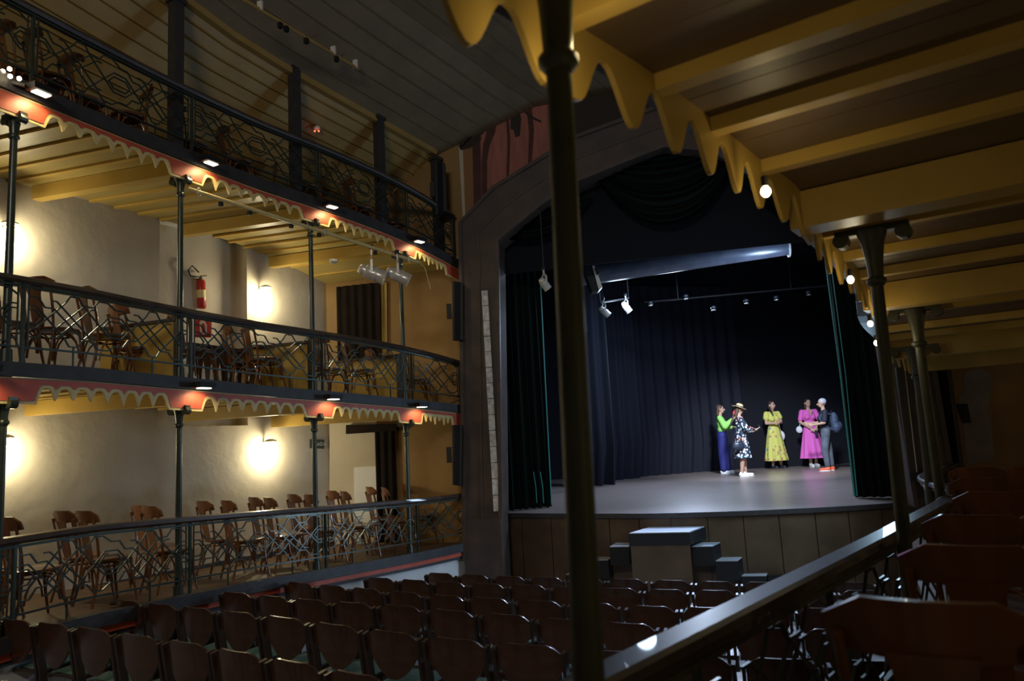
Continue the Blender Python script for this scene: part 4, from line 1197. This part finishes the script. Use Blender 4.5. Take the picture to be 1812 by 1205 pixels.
# ceiling of the near gallery: fascia line in plan with heights
FL = [(1026, 83, 2.86), (1140, 152, 2.86), (1250, 231, 2.86), (1345, 306, 2.86), (1409, 352, 2.84), (1455, 425, 2.76), (1503, 475, 2.70), (1545, 530, 2.62), (1556, 590, 2.42)]
fp = [WZ(x, y, z) for x, y, z in FL]
dd = (fp[1] - fp[0]).normalized(); dd.z = 0
fp = [fp[0] - dd * k + Vector((0, 0, 0)) for k in (3.0, 1.5, .6)] + fp + [EP(uRo - .3, 2.34, .1)]
fd = catmull(fp, 8); FS = [0.0]
for a, b in zip(fd, fd[1:]): FS.append(FS[-1] + (b - a).length)
def FPt(s, off=0, dz=0):
    s = max(0, min(FS[-1], s))
    for i in range(len(FS) - 1):
        if s <= FS[i + 1] + 1e-9: break
    t = (s - FS[i]) / (FS[i + 1] - FS[i]); p = fd[i].lerp(fd[i + 1], t)
    # joists fan with the measured cross direction
    return p + XD * off + Vector((0, 0, dz))
XD = (WZ(1812, 76, 2.84) - WZ(1255, 240, 2.84)); XD.z = 0; XD.normalize()
FM = FS[-1]
def fs_px(px):
    lo, hi = 0, FM
    for _ in range(40):
        mid_ = (lo + hi) / 2
        if PR(FPt(mid_))[0] < px: lo = mid_
        else: hi = mid_
    return lo
j1, j2, j3, jb = fs_px(1158), fs_px(1256), fs_px(1345), fs_px(1418)
stepj = (jb - j1) / 3
print('joists', j1, j2, j3, jb, FM)
js = [j1 - stepj * k for k in range(5, 0, -1) if j1 - stepj * k > 0] + [j1, j2, j3, jb]
q = jb + stepj
while q < FM - .1: js.append(q); q += stepj
ce = empty('ceiling', FPt(0), kind='structure')
eds = [0.0] + js + [FM]
for a, b in zip(eds, eds[1:]):
    if b - a < .03: continue
    sub = [a + .003 + (b - a - .006) * i / 4 for i in range(5)]
    nn_ = 2
    for w in range(nn_):
        a_, b_ = a + (b - a) * w / nn_ + .003, a + (b - a) * (w + 1) / nn_ - .003
        MB().grid([[FPt(s, .02, .055), FPt(s, 7.5, .055)] for s in (a_, (a_ + b_) / 2, b_)], thick=(0, 0, .03)).build('ceiling_board', 'brown_plank', ce)
for i, k in enumerate(js):
    big = abs(k - jb) < 1e-6 or (k > jb and round((k - jb) / stepj) % 4 == 0)
    if big: MB().bar(FPt(k, -.05, -.05), FPt(k, 7.5, -.05), .20, .21).build('beam', 'yellow', ce)
    else: MB().bar(FPt(k, .02, .022), FPt(k, 7.5, .022), .075, .065).build('joist', 'yellow', ce)
# fascia seen from behind
colsF = sorted([jb - 4 * stepj, jb, jb + 4 * stepj, jb - 8 * stepj])
fascia('scalloped_fascia', lambda s, off, dz: FPt(s, off, dz), [c for c in colsF if c > -5] + [FM], 0, FM, .02, -.09, .30, .16, 7,
       'yellow scalloped fascia seen from behind, hanging over the near handrail', None, matb='yellow', matr=None, side=0, soft=True)
o = MB(); o.sweep([FPt(s, -.06, .12) for s in [FM * i / 50 for i in range(51)]], [(-.08, -.04), (.08, -.04), (.08, .04), (-.08, .04)]); tag(o.build('trim_8', 'band'), kind='structure')
# bulbs along the fascia
for i, (x, y, z) in enumerate(((1000, 78, 2.66), (1355, 339, 2.62), (1505, 495, 2.5), (1540, 573, 2.35), (1551, 607, 2.25))):
    p = WZ(x, y, z); root = empty('fascia_bulb', p, 'lit round bulb on the near gallery fascia, %s from the front pillar' % numw[i], 'lamp', 'near gallery fascia bulbs')
    MB().ell(p, (.022, .022, .026)).build('bulb', 'bulb', root, smooth=True)
    MB().tube([p + ZV * .025, p + ZV * .07], .016, 8).build('socket', 'black_paint', root)
    light('bulb_light', 'POINT', p - ZV * .04 + XD * .06, (1.8, 1.6, 1.2, 1.2, 1.2)[i], WARM, .03)

# columns of the near gallery
col = column(W(1030, 1205, 1.78) - ZV * 1.0, W(975, -150, 1.78) , .040, 'thick olive iron pillar standing close in front, crossing the whole picture', None, mt='iron_near', caph=.42, name='iron_pillar')
col['category'] = 'pillar'
def ncol(bx, by, tx, ty, z, r, label, cw=.2):
    b = W(bx, by, z); t = W(tx, ty, z); d = (b - t); k = (0 - t.z) / d.z
    return column(t + d * k, t, r, label, 'near gallery columns', mt='iron_far', capdir=XD, caph=.33, capw=cw)
ncol(1606, 1010, 1541, 402, 4.22, .041, 'olive iron column with scroll bracket, the one right of the stage curtain')
ncol(1662, 860, 1618, 543, 6.3, .044, 'olive iron column with scroll bracket, beyond the stage edge')
ncol(1645, 860, 1618, 612, 7.6, .046, 'olive iron column farthest along, beside the dark doorway', cw=.22)
# painted boards and poles between far column and curtain
for i, (x0, y0, x1, y1, w_, mt_) in enumerate(((1592, 650, 1618, 850, .12, 'dark_wood'), (1600, 655, 1621, 835, .015, 'white_metal'), (1622, 700, 1640, 850, .02, 'iron_near'))):
    a, b = W(x0, y0, 9.7), W(x1, y1, 9.7); tag(MB().bar(a, b, w_, .04, up=F0).build(['scenery_board', 'pale_pole', 'iron_pole'][i], mt_), ['dark scenery board leaning beside the curtain behind the near columns', 'thin pale pole beside the scenery board', 'thin iron pole by the far column'][i], ['board', 'pole', 'pole'][i])

# chairs of the near gallery
CH = 'near gallery chairs'
def nchair(px, py, zh, label, ang=0, sc=1.0, top=.98):
    p = W(px, py, zh); zt = p.z; sc_ = zt / .985
    v = Matrix.Rotation(math.radians(ang), 3, 'Z') @ (R0 * .5 + F0 * .86)
    return chair(Vector((p.x, p.y, 0)), yaw_of(v), label, CH, scale=sc_), sc_
seatinfo = []
for a in ((1640, 1018, 2.15, 'dark red-brown chair back largest at the lower corner, right below the handrail'),
          (1965, 1030, 2.3, 'dark red-brown chair beside the largest one, cut by the picture edge'),
          (1335, 1196, 1.62, 'chair whose top rail just shows below the handrail at the bottom edge'),
          (1712, 943, 3.0, 'chair with dark back directly ahead of the largest one'),
          (1900, 940, 3.1, 'chair ahead of the one cut by the picture edge'),
          (1722, 898, 3.9, 'chair two places ahead of the largest one'),
          (1880, 893, 4.0, 'chair at the picture edge, two places ahead'),
          (1755, 862, 5.0, 'chair three places ahead of the largest one'),
          (1735, 840, 6.0, 'chair near the far column of the near gallery'),
          (1725, 823, 7.2, 'orange-brown chair top below the pale wall patch'),
          (1808, 822, 7.2, 'orange-brown chair top at the far end by the picture edge')):
    o, sc_ = nchair(a[0], a[1], a[2], a[3]); seatinfo.append(round(sc_, 2))
print('nchairs scale', seatinfo)

# sconces on the outer wall of the near gallery, beyond the frame
for k, s in enumerate((RM * .12, RM * .38, RM * .66)):
    p = RPt(s, 3.15, 1.75)
    root = empty('wall_sconce', p, 'sconce on the outer wall of the near gallery, %s from the rear' % numw[k], 'lamp', 'wall sconces')
    n_ = (RPt(s, 0, 1.75) - p).normalized()
    MB().bar(p, p + n_ * .16, .03, .02).build('arm', 'white_metal', root)
    MB().lathe(p + n_ * .17, [(.03, .05), (.12, .03), (.135, .0), (.13, -.005), (.10, .015), (.0, .02)], 18).build('shade', 'white_metal', root, smooth=True)
    MB().ell(p + n_ * .17 - ZV * .055, (.05, .05, .055)).build('bulb', 'bulb', root, smooth=True)
    light('sconce_light', 'POINT', p + n_ * .2 - ZV * .13, (6, 5, 7)[k], WARM, .06)
# ------------------------------------------------------------------ people on the stage
M['skin'] = mat('skin', (.52, .32, .23), .5)
M['skin_tan'] = mat('skin_tan', (.34, .19, .12), .5)
M['hair_brown'] = mat('hair_brown', (.10, .055, .03), .6, noise=(.06, .03, .02), nscale=60)
M['hair_dark'] = mat('hair_dark', (.03, .018, .014), .55)
M['hair_grey'] = mat('hair_grey', (.55, .58, .62), .5, noise=(.35, .38, .42), nscale=40)
M['eye'] = mat('eye', (.02, .015, .012), .3)
M['lips'] = mat('lips', (.32, .07, .06), .5)
M['lime'] = mat('lime_blouse', (.30, .72, .14), .7)
M['navy'] = mat('navy_trousers', (.018, .022, .16), .7)
M['white_shoe'] = mat('white_shoe', (.8, .8, .8), .5)
M['straw'] = mat('straw', (.60, .42, .22), .7, bump=.3, bscale=120)
M['yellow_dress'] = mat('yellow_dress', (.62, .62, .14), .75)
M['pink'] = mat('pink_dress', (.72, .13, .52), .7)
M['denim'] = mat('backpack_blue', (.05, .075, .13), .7, noise=(.035, .05, .09), nscale=12)
M['navy_top'] = mat('navy_top', (.015, .018, .035), .8)
M['camo'] = mat('grey_trousers', (.13, .15, .19), .8, noise=(.07, .085, .11), nscale=9)
M['orange_shoe'] = mat('orange_shoe', (.85, .12, .05), .5)
M['tote'] = mat('tote_cloth', (.70, .72, .76), .8)
M['black_leather'] = mat('bag_leather', (.02, .03, .05), .35)
M['scarf'] = mat('red_scarf', (.6, .03, .06), .7)


def spots(name, base, cols, scale, thr):
    m = mat(name, base, .75); nt = m.node_tree; b = nt.nodes['Principled BSDF']
    tc = nt.nodes.new('ShaderNodeTexCoord'); v = nt.nodes.new('ShaderNodeTexVoronoi'); v.inputs['Scale'].default_value = scale
    nt.links.new(tc.outputs['Object'], v.inputs['Vector'])
    r = nt.nodes.new('ShaderNodeValToRGB'); r.color_ramp.interpolation = 'CONSTANT'; r.color_ramp.elements[0].color = (1, 1, 1, 1); r.color_ramp.elements[1].position = thr; r.color_ramp.elements[1].color = (0, 0, 0, 1)
    nt.links.new(v.outputs['Distance'], r.inputs[0])
    c = nt.nodes.new('ShaderNodeValToRGB'); c.color_ramp.interpolation = 'CONSTANT'
    sep = nt.nodes.new('ShaderNodeSeparateColor'); nt.links.new(v.outputs['Color'], sep.inputs[0]); nt.links.new(sep.outputs[0], c.inputs[0])
    e = c.color_ramp.elements; e[0].color = (*cols[0], 1); e[1].color = (*cols[1], 1); e[1].position = .5
    for k, q in enumerate(cols[2:]): n = e.new(.7 + .15 * k); n.color = (*q, 1)
    mx = nt.nodes.new('ShaderNodeMix'); mx.data_type = 'RGBA'
    nt.links.new(r.outputs[0], mx.inputs[0]); mx.inputs[6].default_value = (*base, 1); nt.links.new(c.outputs[0], mx.inputs[7]); nt.links.new(mx.outputs[2], b.inputs['Base Color'])
    return m
M['floral'] = spots('floral_print', (.02, .03, .06), [(.75, .8, .82), (.78, .78, .8), (.35, .62, .7), (.7, .2, .12)], 16, .42)
M['yellow_print'] = spots('yellow_print', (.62, .62, .14), [(.5, .25, .12), (.2, .3, .5), (.75, .75, .3)], 10, .34)


def cap(o, a, b, ra, rb, n=10):
    a = Vector(a); b = Vector(b); d = (b - a)
    if d.length < 1e-5: d = Vector((0, 0, .001))
    u = d.normalized(); P = []; R = []
    for k in range(5):
        t = PI / 2 * (1 - k / 4); P.append(a - u * ra * math.sin(t)); R.append(max(.001, ra * math.cos(t)))
    for k in range(5):
        t = PI / 2 * k / 4; P.append(b + u * rb * math.sin(t)); R.append(max(.001, rb * math.cos(t)))
    return o.tube(P, R, n)


def remeshed(o, name, mt, parent, vox=.012, smooth=4):
    ob = o.build(name, mt, None)
    md = ob.modifiers.new('r', 'REMESH'); md.mode = 'VOXEL'; md.voxel_size = vox
    if smooth:
        sm = ob.modifiers.new('s', 'SMOOTH'); sm.iterations = smooth; sm.factor = .5
    dg = bpy.context.evaluated_depsgraph_get(); me = bpy.data.meshes.new_from_object(ob.evaluated_get(dg))
    me.name = name; me.polygons.foreach_set('use_smooth', [True] * len(me.polygons))
    old = ob.data; ob.modifiers.clear(); ob.data = me; bpy.data.meshes.remove(old)
    if not me.materials: me.materials.append(M[mt])
    ob.parent = parent; return ob


def hand(o, w, d, nrm, side, curl=.5):
    """palm and five fingers from the wrist w along d; nrm = palm normal; side = thumb side"""
    d = Vector(d).normalized(); nrm = Vector(nrm); nrm = (nrm - d * nrm.dot(d)).normalized(); sv = d.cross(nrm).normalized() * side
    w = Vector(w)
    for k in (-1, -.33, .33, 1): cap(o, w + sv * .010 * k, w + d * .085 + sv * .026 * k, .014, .012, 8)
    for k, L in ((-1, .055), (-.33, .070), (.33, .078), (1, .070)):
        b = w + d * .085 + sv * .026 * k; m1 = b + (d * (1 - curl * .4) + nrm * curl * .5) * L * .5; m2 = m1 + (d * (1 - curl) + nrm * curl) * L * .5
        cap(o, b, m1, .0095, .0088, 8); cap(o, m1, m2, .0088, .0075, 8)
    b = w + d * .025 + sv * .028; m1 = b + (d * .6 + sv * .6 + nrm * .3).normalized() * .04; cap(o, b, m1, .013, .011, 8); cap(o, m1, m1 + (d * .8 + nrm * .5).normalized() * .03, .011, .009, 8)


def figure(px, py, facing, H, label, skin='skin', arms=None, feet=None, torso_col=None, hips=.125, head_turn=0, tilt=0, bare=(), fem=True):
    base = WZ(px, py, STAGE_Z); z = base.copy(); z.z = STAGE_Z
    root = empty('person', z, label, 'person', 'people on the stage'); root.rotation_euler = (0, 0, yaw_of(facing)); root.scale = (H / 1.68,) * 3
    o = MB()
    sh = .165 if fem else .195
    feet = feet or [(-.085, 0), (.085, 0)]
    # torso
    o.ell((0, .0, .93), (.155, .115, .13)); o.ell((0, 0, 1.07), (.12, .09, .14)); o.ell((0, .0, 1.24), (.145, .10, .16)); cap(o, (-sh + .03, .01, 1.37), (sh - .03, .01, 1.37), .055, .055)
    if fem:
        for q in (-1, 1): o.ell((q * .065, -.075, 1.23), (.06, .05, .06))
    cap(o, (0, .01, 1.38), (0, 0, 1.49), .052, .046)
    # legs
    for q, (fx, fy) in zip((-1, 1), feet):
        hip = Vector((q * .085, 0, .88)); ank = Vector((fx, fy + .02, .09)); kn = hip.lerp(ank, .52) + Vector((0, -.015 - .0 * abs(fy), 0))
        cap(o, hip, kn, .085, .055); cap(o, kn, kn.lerp(ank, .35), .053, .057); cap(o, kn.lerp(ank, .35), ank, .057, .036)
        cap(o, ank + Vector((0, .02, -.045)), ank + Vector((0, -.12, -.055)), .036, .03)
    # arms
    for q, ar in zip((-1, 1), arms):
        s0 = Vector((q * sh, .01, 1.365)); el = Vector(ar[0]); wr = Vector(ar[1])
        cap(o, s0, el, .047, .038); cap(o, el, wr, .038, .025)
        hand(o, wr, ar[2], ar[3], q if len(ar) < 5 else ar[4], .5)
    # head
    Rm = Matrix.Rotation(head_turn, 3, 'Z') @ Matrix.Rotation(tilt, 3, 'X')
    hc = Vector((0, -.015, 1.575))
    def hp(x, y, zz): return hc + Rm @ Vector((x, y, zz))
    o.ell(hc + Rm @ Vector((0, .012, .02)), (.074, .092, .092), rot=Rm, n=14, k=10); o.ell(hp(0, -.022, -.035), (.056, .062, .068), rot=Rm, n=12, k=8)
    cap(o, hp(0, -.085, .012), hp(0, -.105, -.018), .009, .014, 8)
    for q in (-1, 1): o.ell(hp(q * .076, .012, -.005), (.012, .02, .03), rot=Rm)
    body = remeshed(o, 'body', skin, root, .0095, 3)
    e = MB()
    for q in (-1, 1): e.ell(hp(q * .030, -.079, .010), (.012, .008, .007), rot=Rm)
    e.build('eyes', 'eye', root, world=False)
    MB().ell(hp(0, -.086, -.047), (.022, .008, .007), rot=Rm).build('mouth', 'lips', root, world=False)
    b = MB()
    for q in (-1, 1): b.bar(hp(q * .016, -.086, .030), hp(q * .046, -.076, .032), .006, .006)
    b.build('eyebrows', 'hair_dark', root, world=False)
    return root, hp, Rm, sh


def hair(root, hp, Rm, mt, length, extra=()):
    o = MB(); o.ell(hp(0, .026, .038), (.084, .095, .086), rot=Rm, n=14, k=9)
    if length > .1:
        for q in (-1, 0, 1): cap(o, hp(q * .055, .055, .02), hp(q * .065, .075, -length), .045, .035)
    for a, b, r1, r2 in extra: cap(o, hp(*a), hp(*b), r1, r2)
    return remeshed(o, 'hair', mt, root, .013, 3)


def shoes(root, feet, mt, sole='white_shoe'):
    for q, (fx, fy) in zip((-1, 1), feet):
        o = MB(); cap(o, (fx, fy + .05, .045), (fx, fy - .13, .035), .042, .040); cap(o, (fx, fy + .045, .06), (fx, fy + .03, .09), .042, .040)
        s = remeshed(o, 'shoe', mt, root, .012, 2)
        k = MB(); P = [(fx + .045 * math.cos(t) * (1 if math.sin(t) > 0 else 1.0), fy - .045 + (.125) * math.sin(t), 0.001) for t in [2 * PI * i / 16 for i in range(16)]]
        k.prism(P, (0, 0, .022)); ks = k.build('sole', sole, None, world=False); ks.parent = s


def skirt(root, z0, z1, r0, r1, pleats, amp, mt, fy=.0, name='skirt', sx=1.0, sy=.78):
    P = []; n = pleats * 6
    for i in range(n + 1):
        th = 2 * PI * i / n; row = []
        for j in range(9):
            f = j / 8; r = r0 + (r1 - r0) * (f ** .8); r *= 1 + amp * f * math.cos(pleats * th + math.sin(3 * th))
            row.append((r * sx * math.cos(th), fy * f + r * sy * math.sin(th), z0 + (z1 - z0) * f))
        P.append(row)
    return MB().grid(P).build(name, mt, root, smooth=True, world=False)


def top(root, sh, mt, z_low, arms, sleeve, name='blouse', puff=.0, neck=1.39, r=.012, waist=.0):
    o = MB()
    o.ell((0, 0, 1.24), (.145 + r, .10 + r, .165 + r)); o.ell((0, 0, 1.08), (.125 + r + waist, .092 + r + waist, .15))
    cap(o, (-sh + .04, .01, 1.36), (sh - .04, .01, 1.36), .058 + r * .6, .058 + r * .6)
    for q in (-1, 1): o.ell((q * .065, -.078, 1.23), (.062 + r, .052 + r, .06 + r))
    if z_low < 1.0: o.ell((0, 0, .97), (.16 + r, .12 + r, .12))
    for q, ar in zip((-1, 1), arms):
        s0 = Vector((q * sh, .01, 1.365)); el = Vector(ar[0]); wr = Vector(ar[1])
        if sleeve <= 1: cap(o, s0, s0.lerp(el, sleeve), .054 + r, .05 + r + puff)
        else: cap(o, s0, el, .054 + r, .05 + r + puff); cap(o, el, el.lerp(wr, sleeve - 1), .05 + r + puff, .034 + r)
    return remeshed(o, name, mt, root, .013, 3)


RIGHT = R0; TO_CAM = -F0
nearc = lambda a, b: (RIGHT * a + TO_CAM * b).normalized()

# 1: lime blouse, navy trousers, facing the hat wearer
arms = [((-.19, -.10, 1.15), (-.10, -.30, 1.33), (0.15, -.6, .5), (1, 0, 0)), ((.19, -.08, 1.12), (.02, -.27, 1.12), (-.7, -.5, .1), (0, 0, -1))]
feet = [(-.06, .03), (.07, -.05)]
p1, hp, Rm, sh = figure(1284, 838, nearc(.95, .35), 1.80, 'person in lime green blouse and wide navy trousers, arm raised towards the hat wearer', arms=arms, feet=feet)
hair(p1, hp, Rm, 'hair_brown', .13)
top(p1, sh, 'lime', 1.0, arms, 1.85, puff=.018)
o = MB()
for q, (fx, fy) in zip((-1, 1), feet):
    cap(o, (q * .075, 0, .93), (fx * 1.05, fy, .5), .115, .10, 14); cap(o, (fx * 1.05, fy, .5), (fx, fy, .12), .10, .085, 14)
o.ell((0, 0, .97), (.15, .125, .11)); remeshed(o, 'trousers', 'navy', p1, .014, 3)
shoes(p1, feet, 'white_shoe')

# 2: floral dress, straw hat, shoulder bag, phone
arms = [((-.20, -.08, 1.14), (-.10, -.33, 1.09), (.25, -.9, .3), (.3, 0, 1)), ((.20, -.08, 1.12), (.09, -.32, 1.05), (-.1, -.9, .3), (0, 0, 1))]
feet = [(-.07, .06), (.08, -.07)]
p2, hp, Rm, sh = figure(1318, 843, nearc(.97, .05), 1.72, 'person in floral knee length dress and straw hat, looking at a phone', arms=arms, feet=feet, skin='skin', tilt=.25)
hair(p2, hp, Rm, 'hair_brown', .14, extra=[((0, .09, -.03), (0, .15, -.38), .032, .018)])
top(p2, sh, 'floral', .9, arms, 1.75, name='dress_top', puff=.012)
skirt(p2, 1.03, .44, .135, .215, 9, .07, 'floral', name='dress_skirt', sy=.9)
hb = MB(); c = hp(0, .01, .075); prof = [(.001, .075), (.05, .085), (.078, .07), (.086, .02), (.088, .0), (.175, -.012), (.178, -.018), (.09, -.01), (.085, -.02)]
o = MB(); o.lathe((0, 0, 0), prof, 24); Rh = Rm @ Matrix.Rotation(.12, 3, 'X')
o.v = [c + Rh @ v for v in o.v]; h_ = o.build('straw_hat', 'straw', p2, smooth=True, world=False)
o = MB(); o.lathe((0, 0, 0), [(.089, .0), (.091, .004), (.089, .024), (.086, .026)], 24); o.v = [c + Rh @ v for v in o.v]; q_ = o.build('hat_band', 'black_leather', None, world=False); q_.parent = h_
MB().tube([hp(0, .10, -.04), hp(0, .115, -.12)], .03, 10).build('hair_scarf', 'scarf', p2, smooth=True, world=False)
shoes(p2, feet, 'white_shoe')
def wpos(root, v):
    r = root.rotation_euler.z; s = root.scale[0]; return root.location + Matrix.Rotation(r, 3, 'Z') @ (Vector(v) * s)
bg = empty('shoulder_bag', wpos(p2, (-.21, .14, .74)), 'dark blue shoulder bag hanging at the hip of the floral dress', 'bag'); bg.rotation_euler = p2.rotation_euler
o = MB(); o.ell((0, 0, 0), (.06, .15, .10)); o.ell((0, 0, -.03), (.065, .16, .08)); remeshed(o, 'bag_body', 'black_leather', bg, .014, 2)
MB().tube([(0, -.10, .08), (.02, -.08, .35), (.06, -.13, .66), (.03, .02, .42), (0, .12, .08)], .008, 6).build('strap', 'black_leather', bg, world=False)
ph = empty('phone', wpos(p2, (.0, -.455, 1.15)), 'small phone held by the person in the straw hat', 'phone'); ph.rotation_euler = p2.rotation_euler
MB().frame((0, 0, 0), Vector((.036, 0, 0)), Vector((0, .035, .06)), Vector((0, .004, -.002))).build('case', 'black_gloss', ph, world=False)

# 3: yellow dress
arms = [((-.22, -.04, 1.13), (-.05, -.22, 1.12), (.8, -.2, .35), (0, 1, 0)), ((.22, -.03, 1.13), (.08, -.22, 1.15), (-.7, -.2, .4), (0, 1, 0))]
feet = [(-.10, .0), (.11, -.02)]
p3, hp, Rm, sh = figure(1376, 829, nearc(.25, .97), 1.86, 'person in long yellow dress with flowers at the hem, hands held together', arms=arms, feet=feet, head_turn=.35)
hair(p3, hp, Rm, 'hair_dark', .05, extra=[((-.05, .06, -.03), (-.09, -.04, -.16), .03, .03), ((-.09, -.04, -.16), (-.085, -.08, -.26), .03, .015)])
top(p3, sh, 'yellow_dress', 1.0, arms, .42, name='dress_top', puff=.018)
skirt(p3, 1.05, .20, .135, .285, 11, .08, 'yellow_print', name='dress_skirt')
shoes(p3, feet, 'black_leather', 'hair_brown')
bg = empty('tote_bag', wpos(p3, (.28, .10, .80)), 'white tote bag hanging behind the yellow dress', 'bag')
o = MB(); o.ell((0, 0, 0), (.09, .05, .14)); remeshed(o, 'bag_body', 'tote', bg, .014, 2)
MB().tube([(0, 0, .12), (-.06, -.03, .38), (-.09, -.03, .62)], .008, 6).build('strap', 'tote', bg, world=False)

# 4: pink dress
arms = [((-.24, -.02, 1.12), (-.06, -.20, .95), (.6, -.25, -.5), (0, 1, 0)), ((.23, -.04, 1.14), (.08, -.22, .98), (-.35, -.2, -.8), (0, 1, 0))]
feet = [(-.065, .0), (.065, .0)]
p4, hp, Rm, sh = figure(1441, 826, nearc(-.05, 1), 1.86, 'person in long pink wrap dress and white shoes, head tilted', arms=arms, feet=feet, head_turn=.15, tilt=.08)
hair(p4, hp, Rm, 'hair_dark', .06, extra=[((-.04, .05, -.02), (-.06, .05, -.12), .03, .03)])
top(p4, sh, 'pink', 1.0, arms, .75, name='dress_top')
skirt(p4, 1.05, .22, .135, .30, 12, .09, 'pink', name='dress_skirt')
MB().prism([(-.045, -.150, 1.40), (.045, -.150, 1.40), (.0, -.165, 1.25)], (0, .012, 0)).build('neckline', 'skin', p4, world=False)
shoes(p4, feet, 'white_shoe')
bg = empty('tote_bag', wpos(p4, (-.27, .0, .93)), 'pale cloth bag at the hip of the pink dress', 'bag')
o = MB(); o.ell((0, 0, 0), (.09, .06, .10)); remeshed(o, 'bag_body', 'tote', bg, .014, 2)
MB().tube([(.02, 0, .09), (.06, 0, .28), (.09, .0, .48)], .008, 6).build('strap', 'tote', bg, world=False)
ph = empty('phone', wpos(p4, (.03, -.29, .83)), 'small dark phone held by the person in pink', 'phone')
MB().frame((0, 0, 0), RIGHT * .036, Vector((0, 0, .07)), F0 * .005).build('case', 'black_gloss', ph, world=False)

# 5: backpack wearer facing the pink dress
arms = [((-.24, -.06, 1.13), (-.16, -.32, 1.12), (.1, -.9, .1), (1, 0, 0)), ((.24, -.03, 1.12), (.14, -.26, 1.08), (-.3, -.9, .1), (-1, 0, 0))]
feet = [(-.08, .05), (.07, -.06)]
p5, hp, Rm, sh = figure(1468, 833, nearc(-.93, -.25), 1.79, 'grey haired person in navy top and grey trousers wearing a backpack and orange shoes', arms=arms, feet=feet, fem=False, tilt=.1)
hair(p5, hp, Rm, 'hair_grey', .05)
top(p5, sh, 'navy_top', .9, arms, .8, name='shirt', waist=.015)
o = MB()
for q, (fx, fy) in zip((-1, 1), feet):
    cap(o, (q * .08, 0, .92), (fx, fy, .48), .11, .080, 14); cap(o, (fx, fy, .48), (fx, fy + .02, .14), .080, .062, 14)
o.ell((0, 0, .95), (.155, .125, .11)); remeshed(o, 'trousers', 'camo', p5, .014, 3)
shoes(p5, feet, 'orange_shoe')
bg = empty('backpack', wpos(p5, (0, .22, 1.1)), 'grey-blue backpack worn by the grey haired person', 'backpack'); bg.rotation_euler = p5.rotation_euler
o = MB(); o.ell((0, .0, .06), (.15, .11, .22)); o.ell((0, .03, -.10), (.16, .13, .16)); o.ell((0, .12, -.08), (.11, .06, .11)); remeshed(o, 'pack_body', 'denim', bg, .016, 2)
for q in (-1, 1): MB().tube([(q * .09, -.08, .22), (q * .12, -.22, .30), (q * .13, -.36, .16), (q * .15, -.30, -.02), (q * .14, -.08, -.16)], .018, 6).build('shoulder_strap', 'denim', bg, smooth=True, world=False)
MB().tube([(-.03, -.05, .27), (0, -.05, .32), (.03, -.05, .27)], .008, 6).build('carry_loop', 'black_leather', bg, world=False)
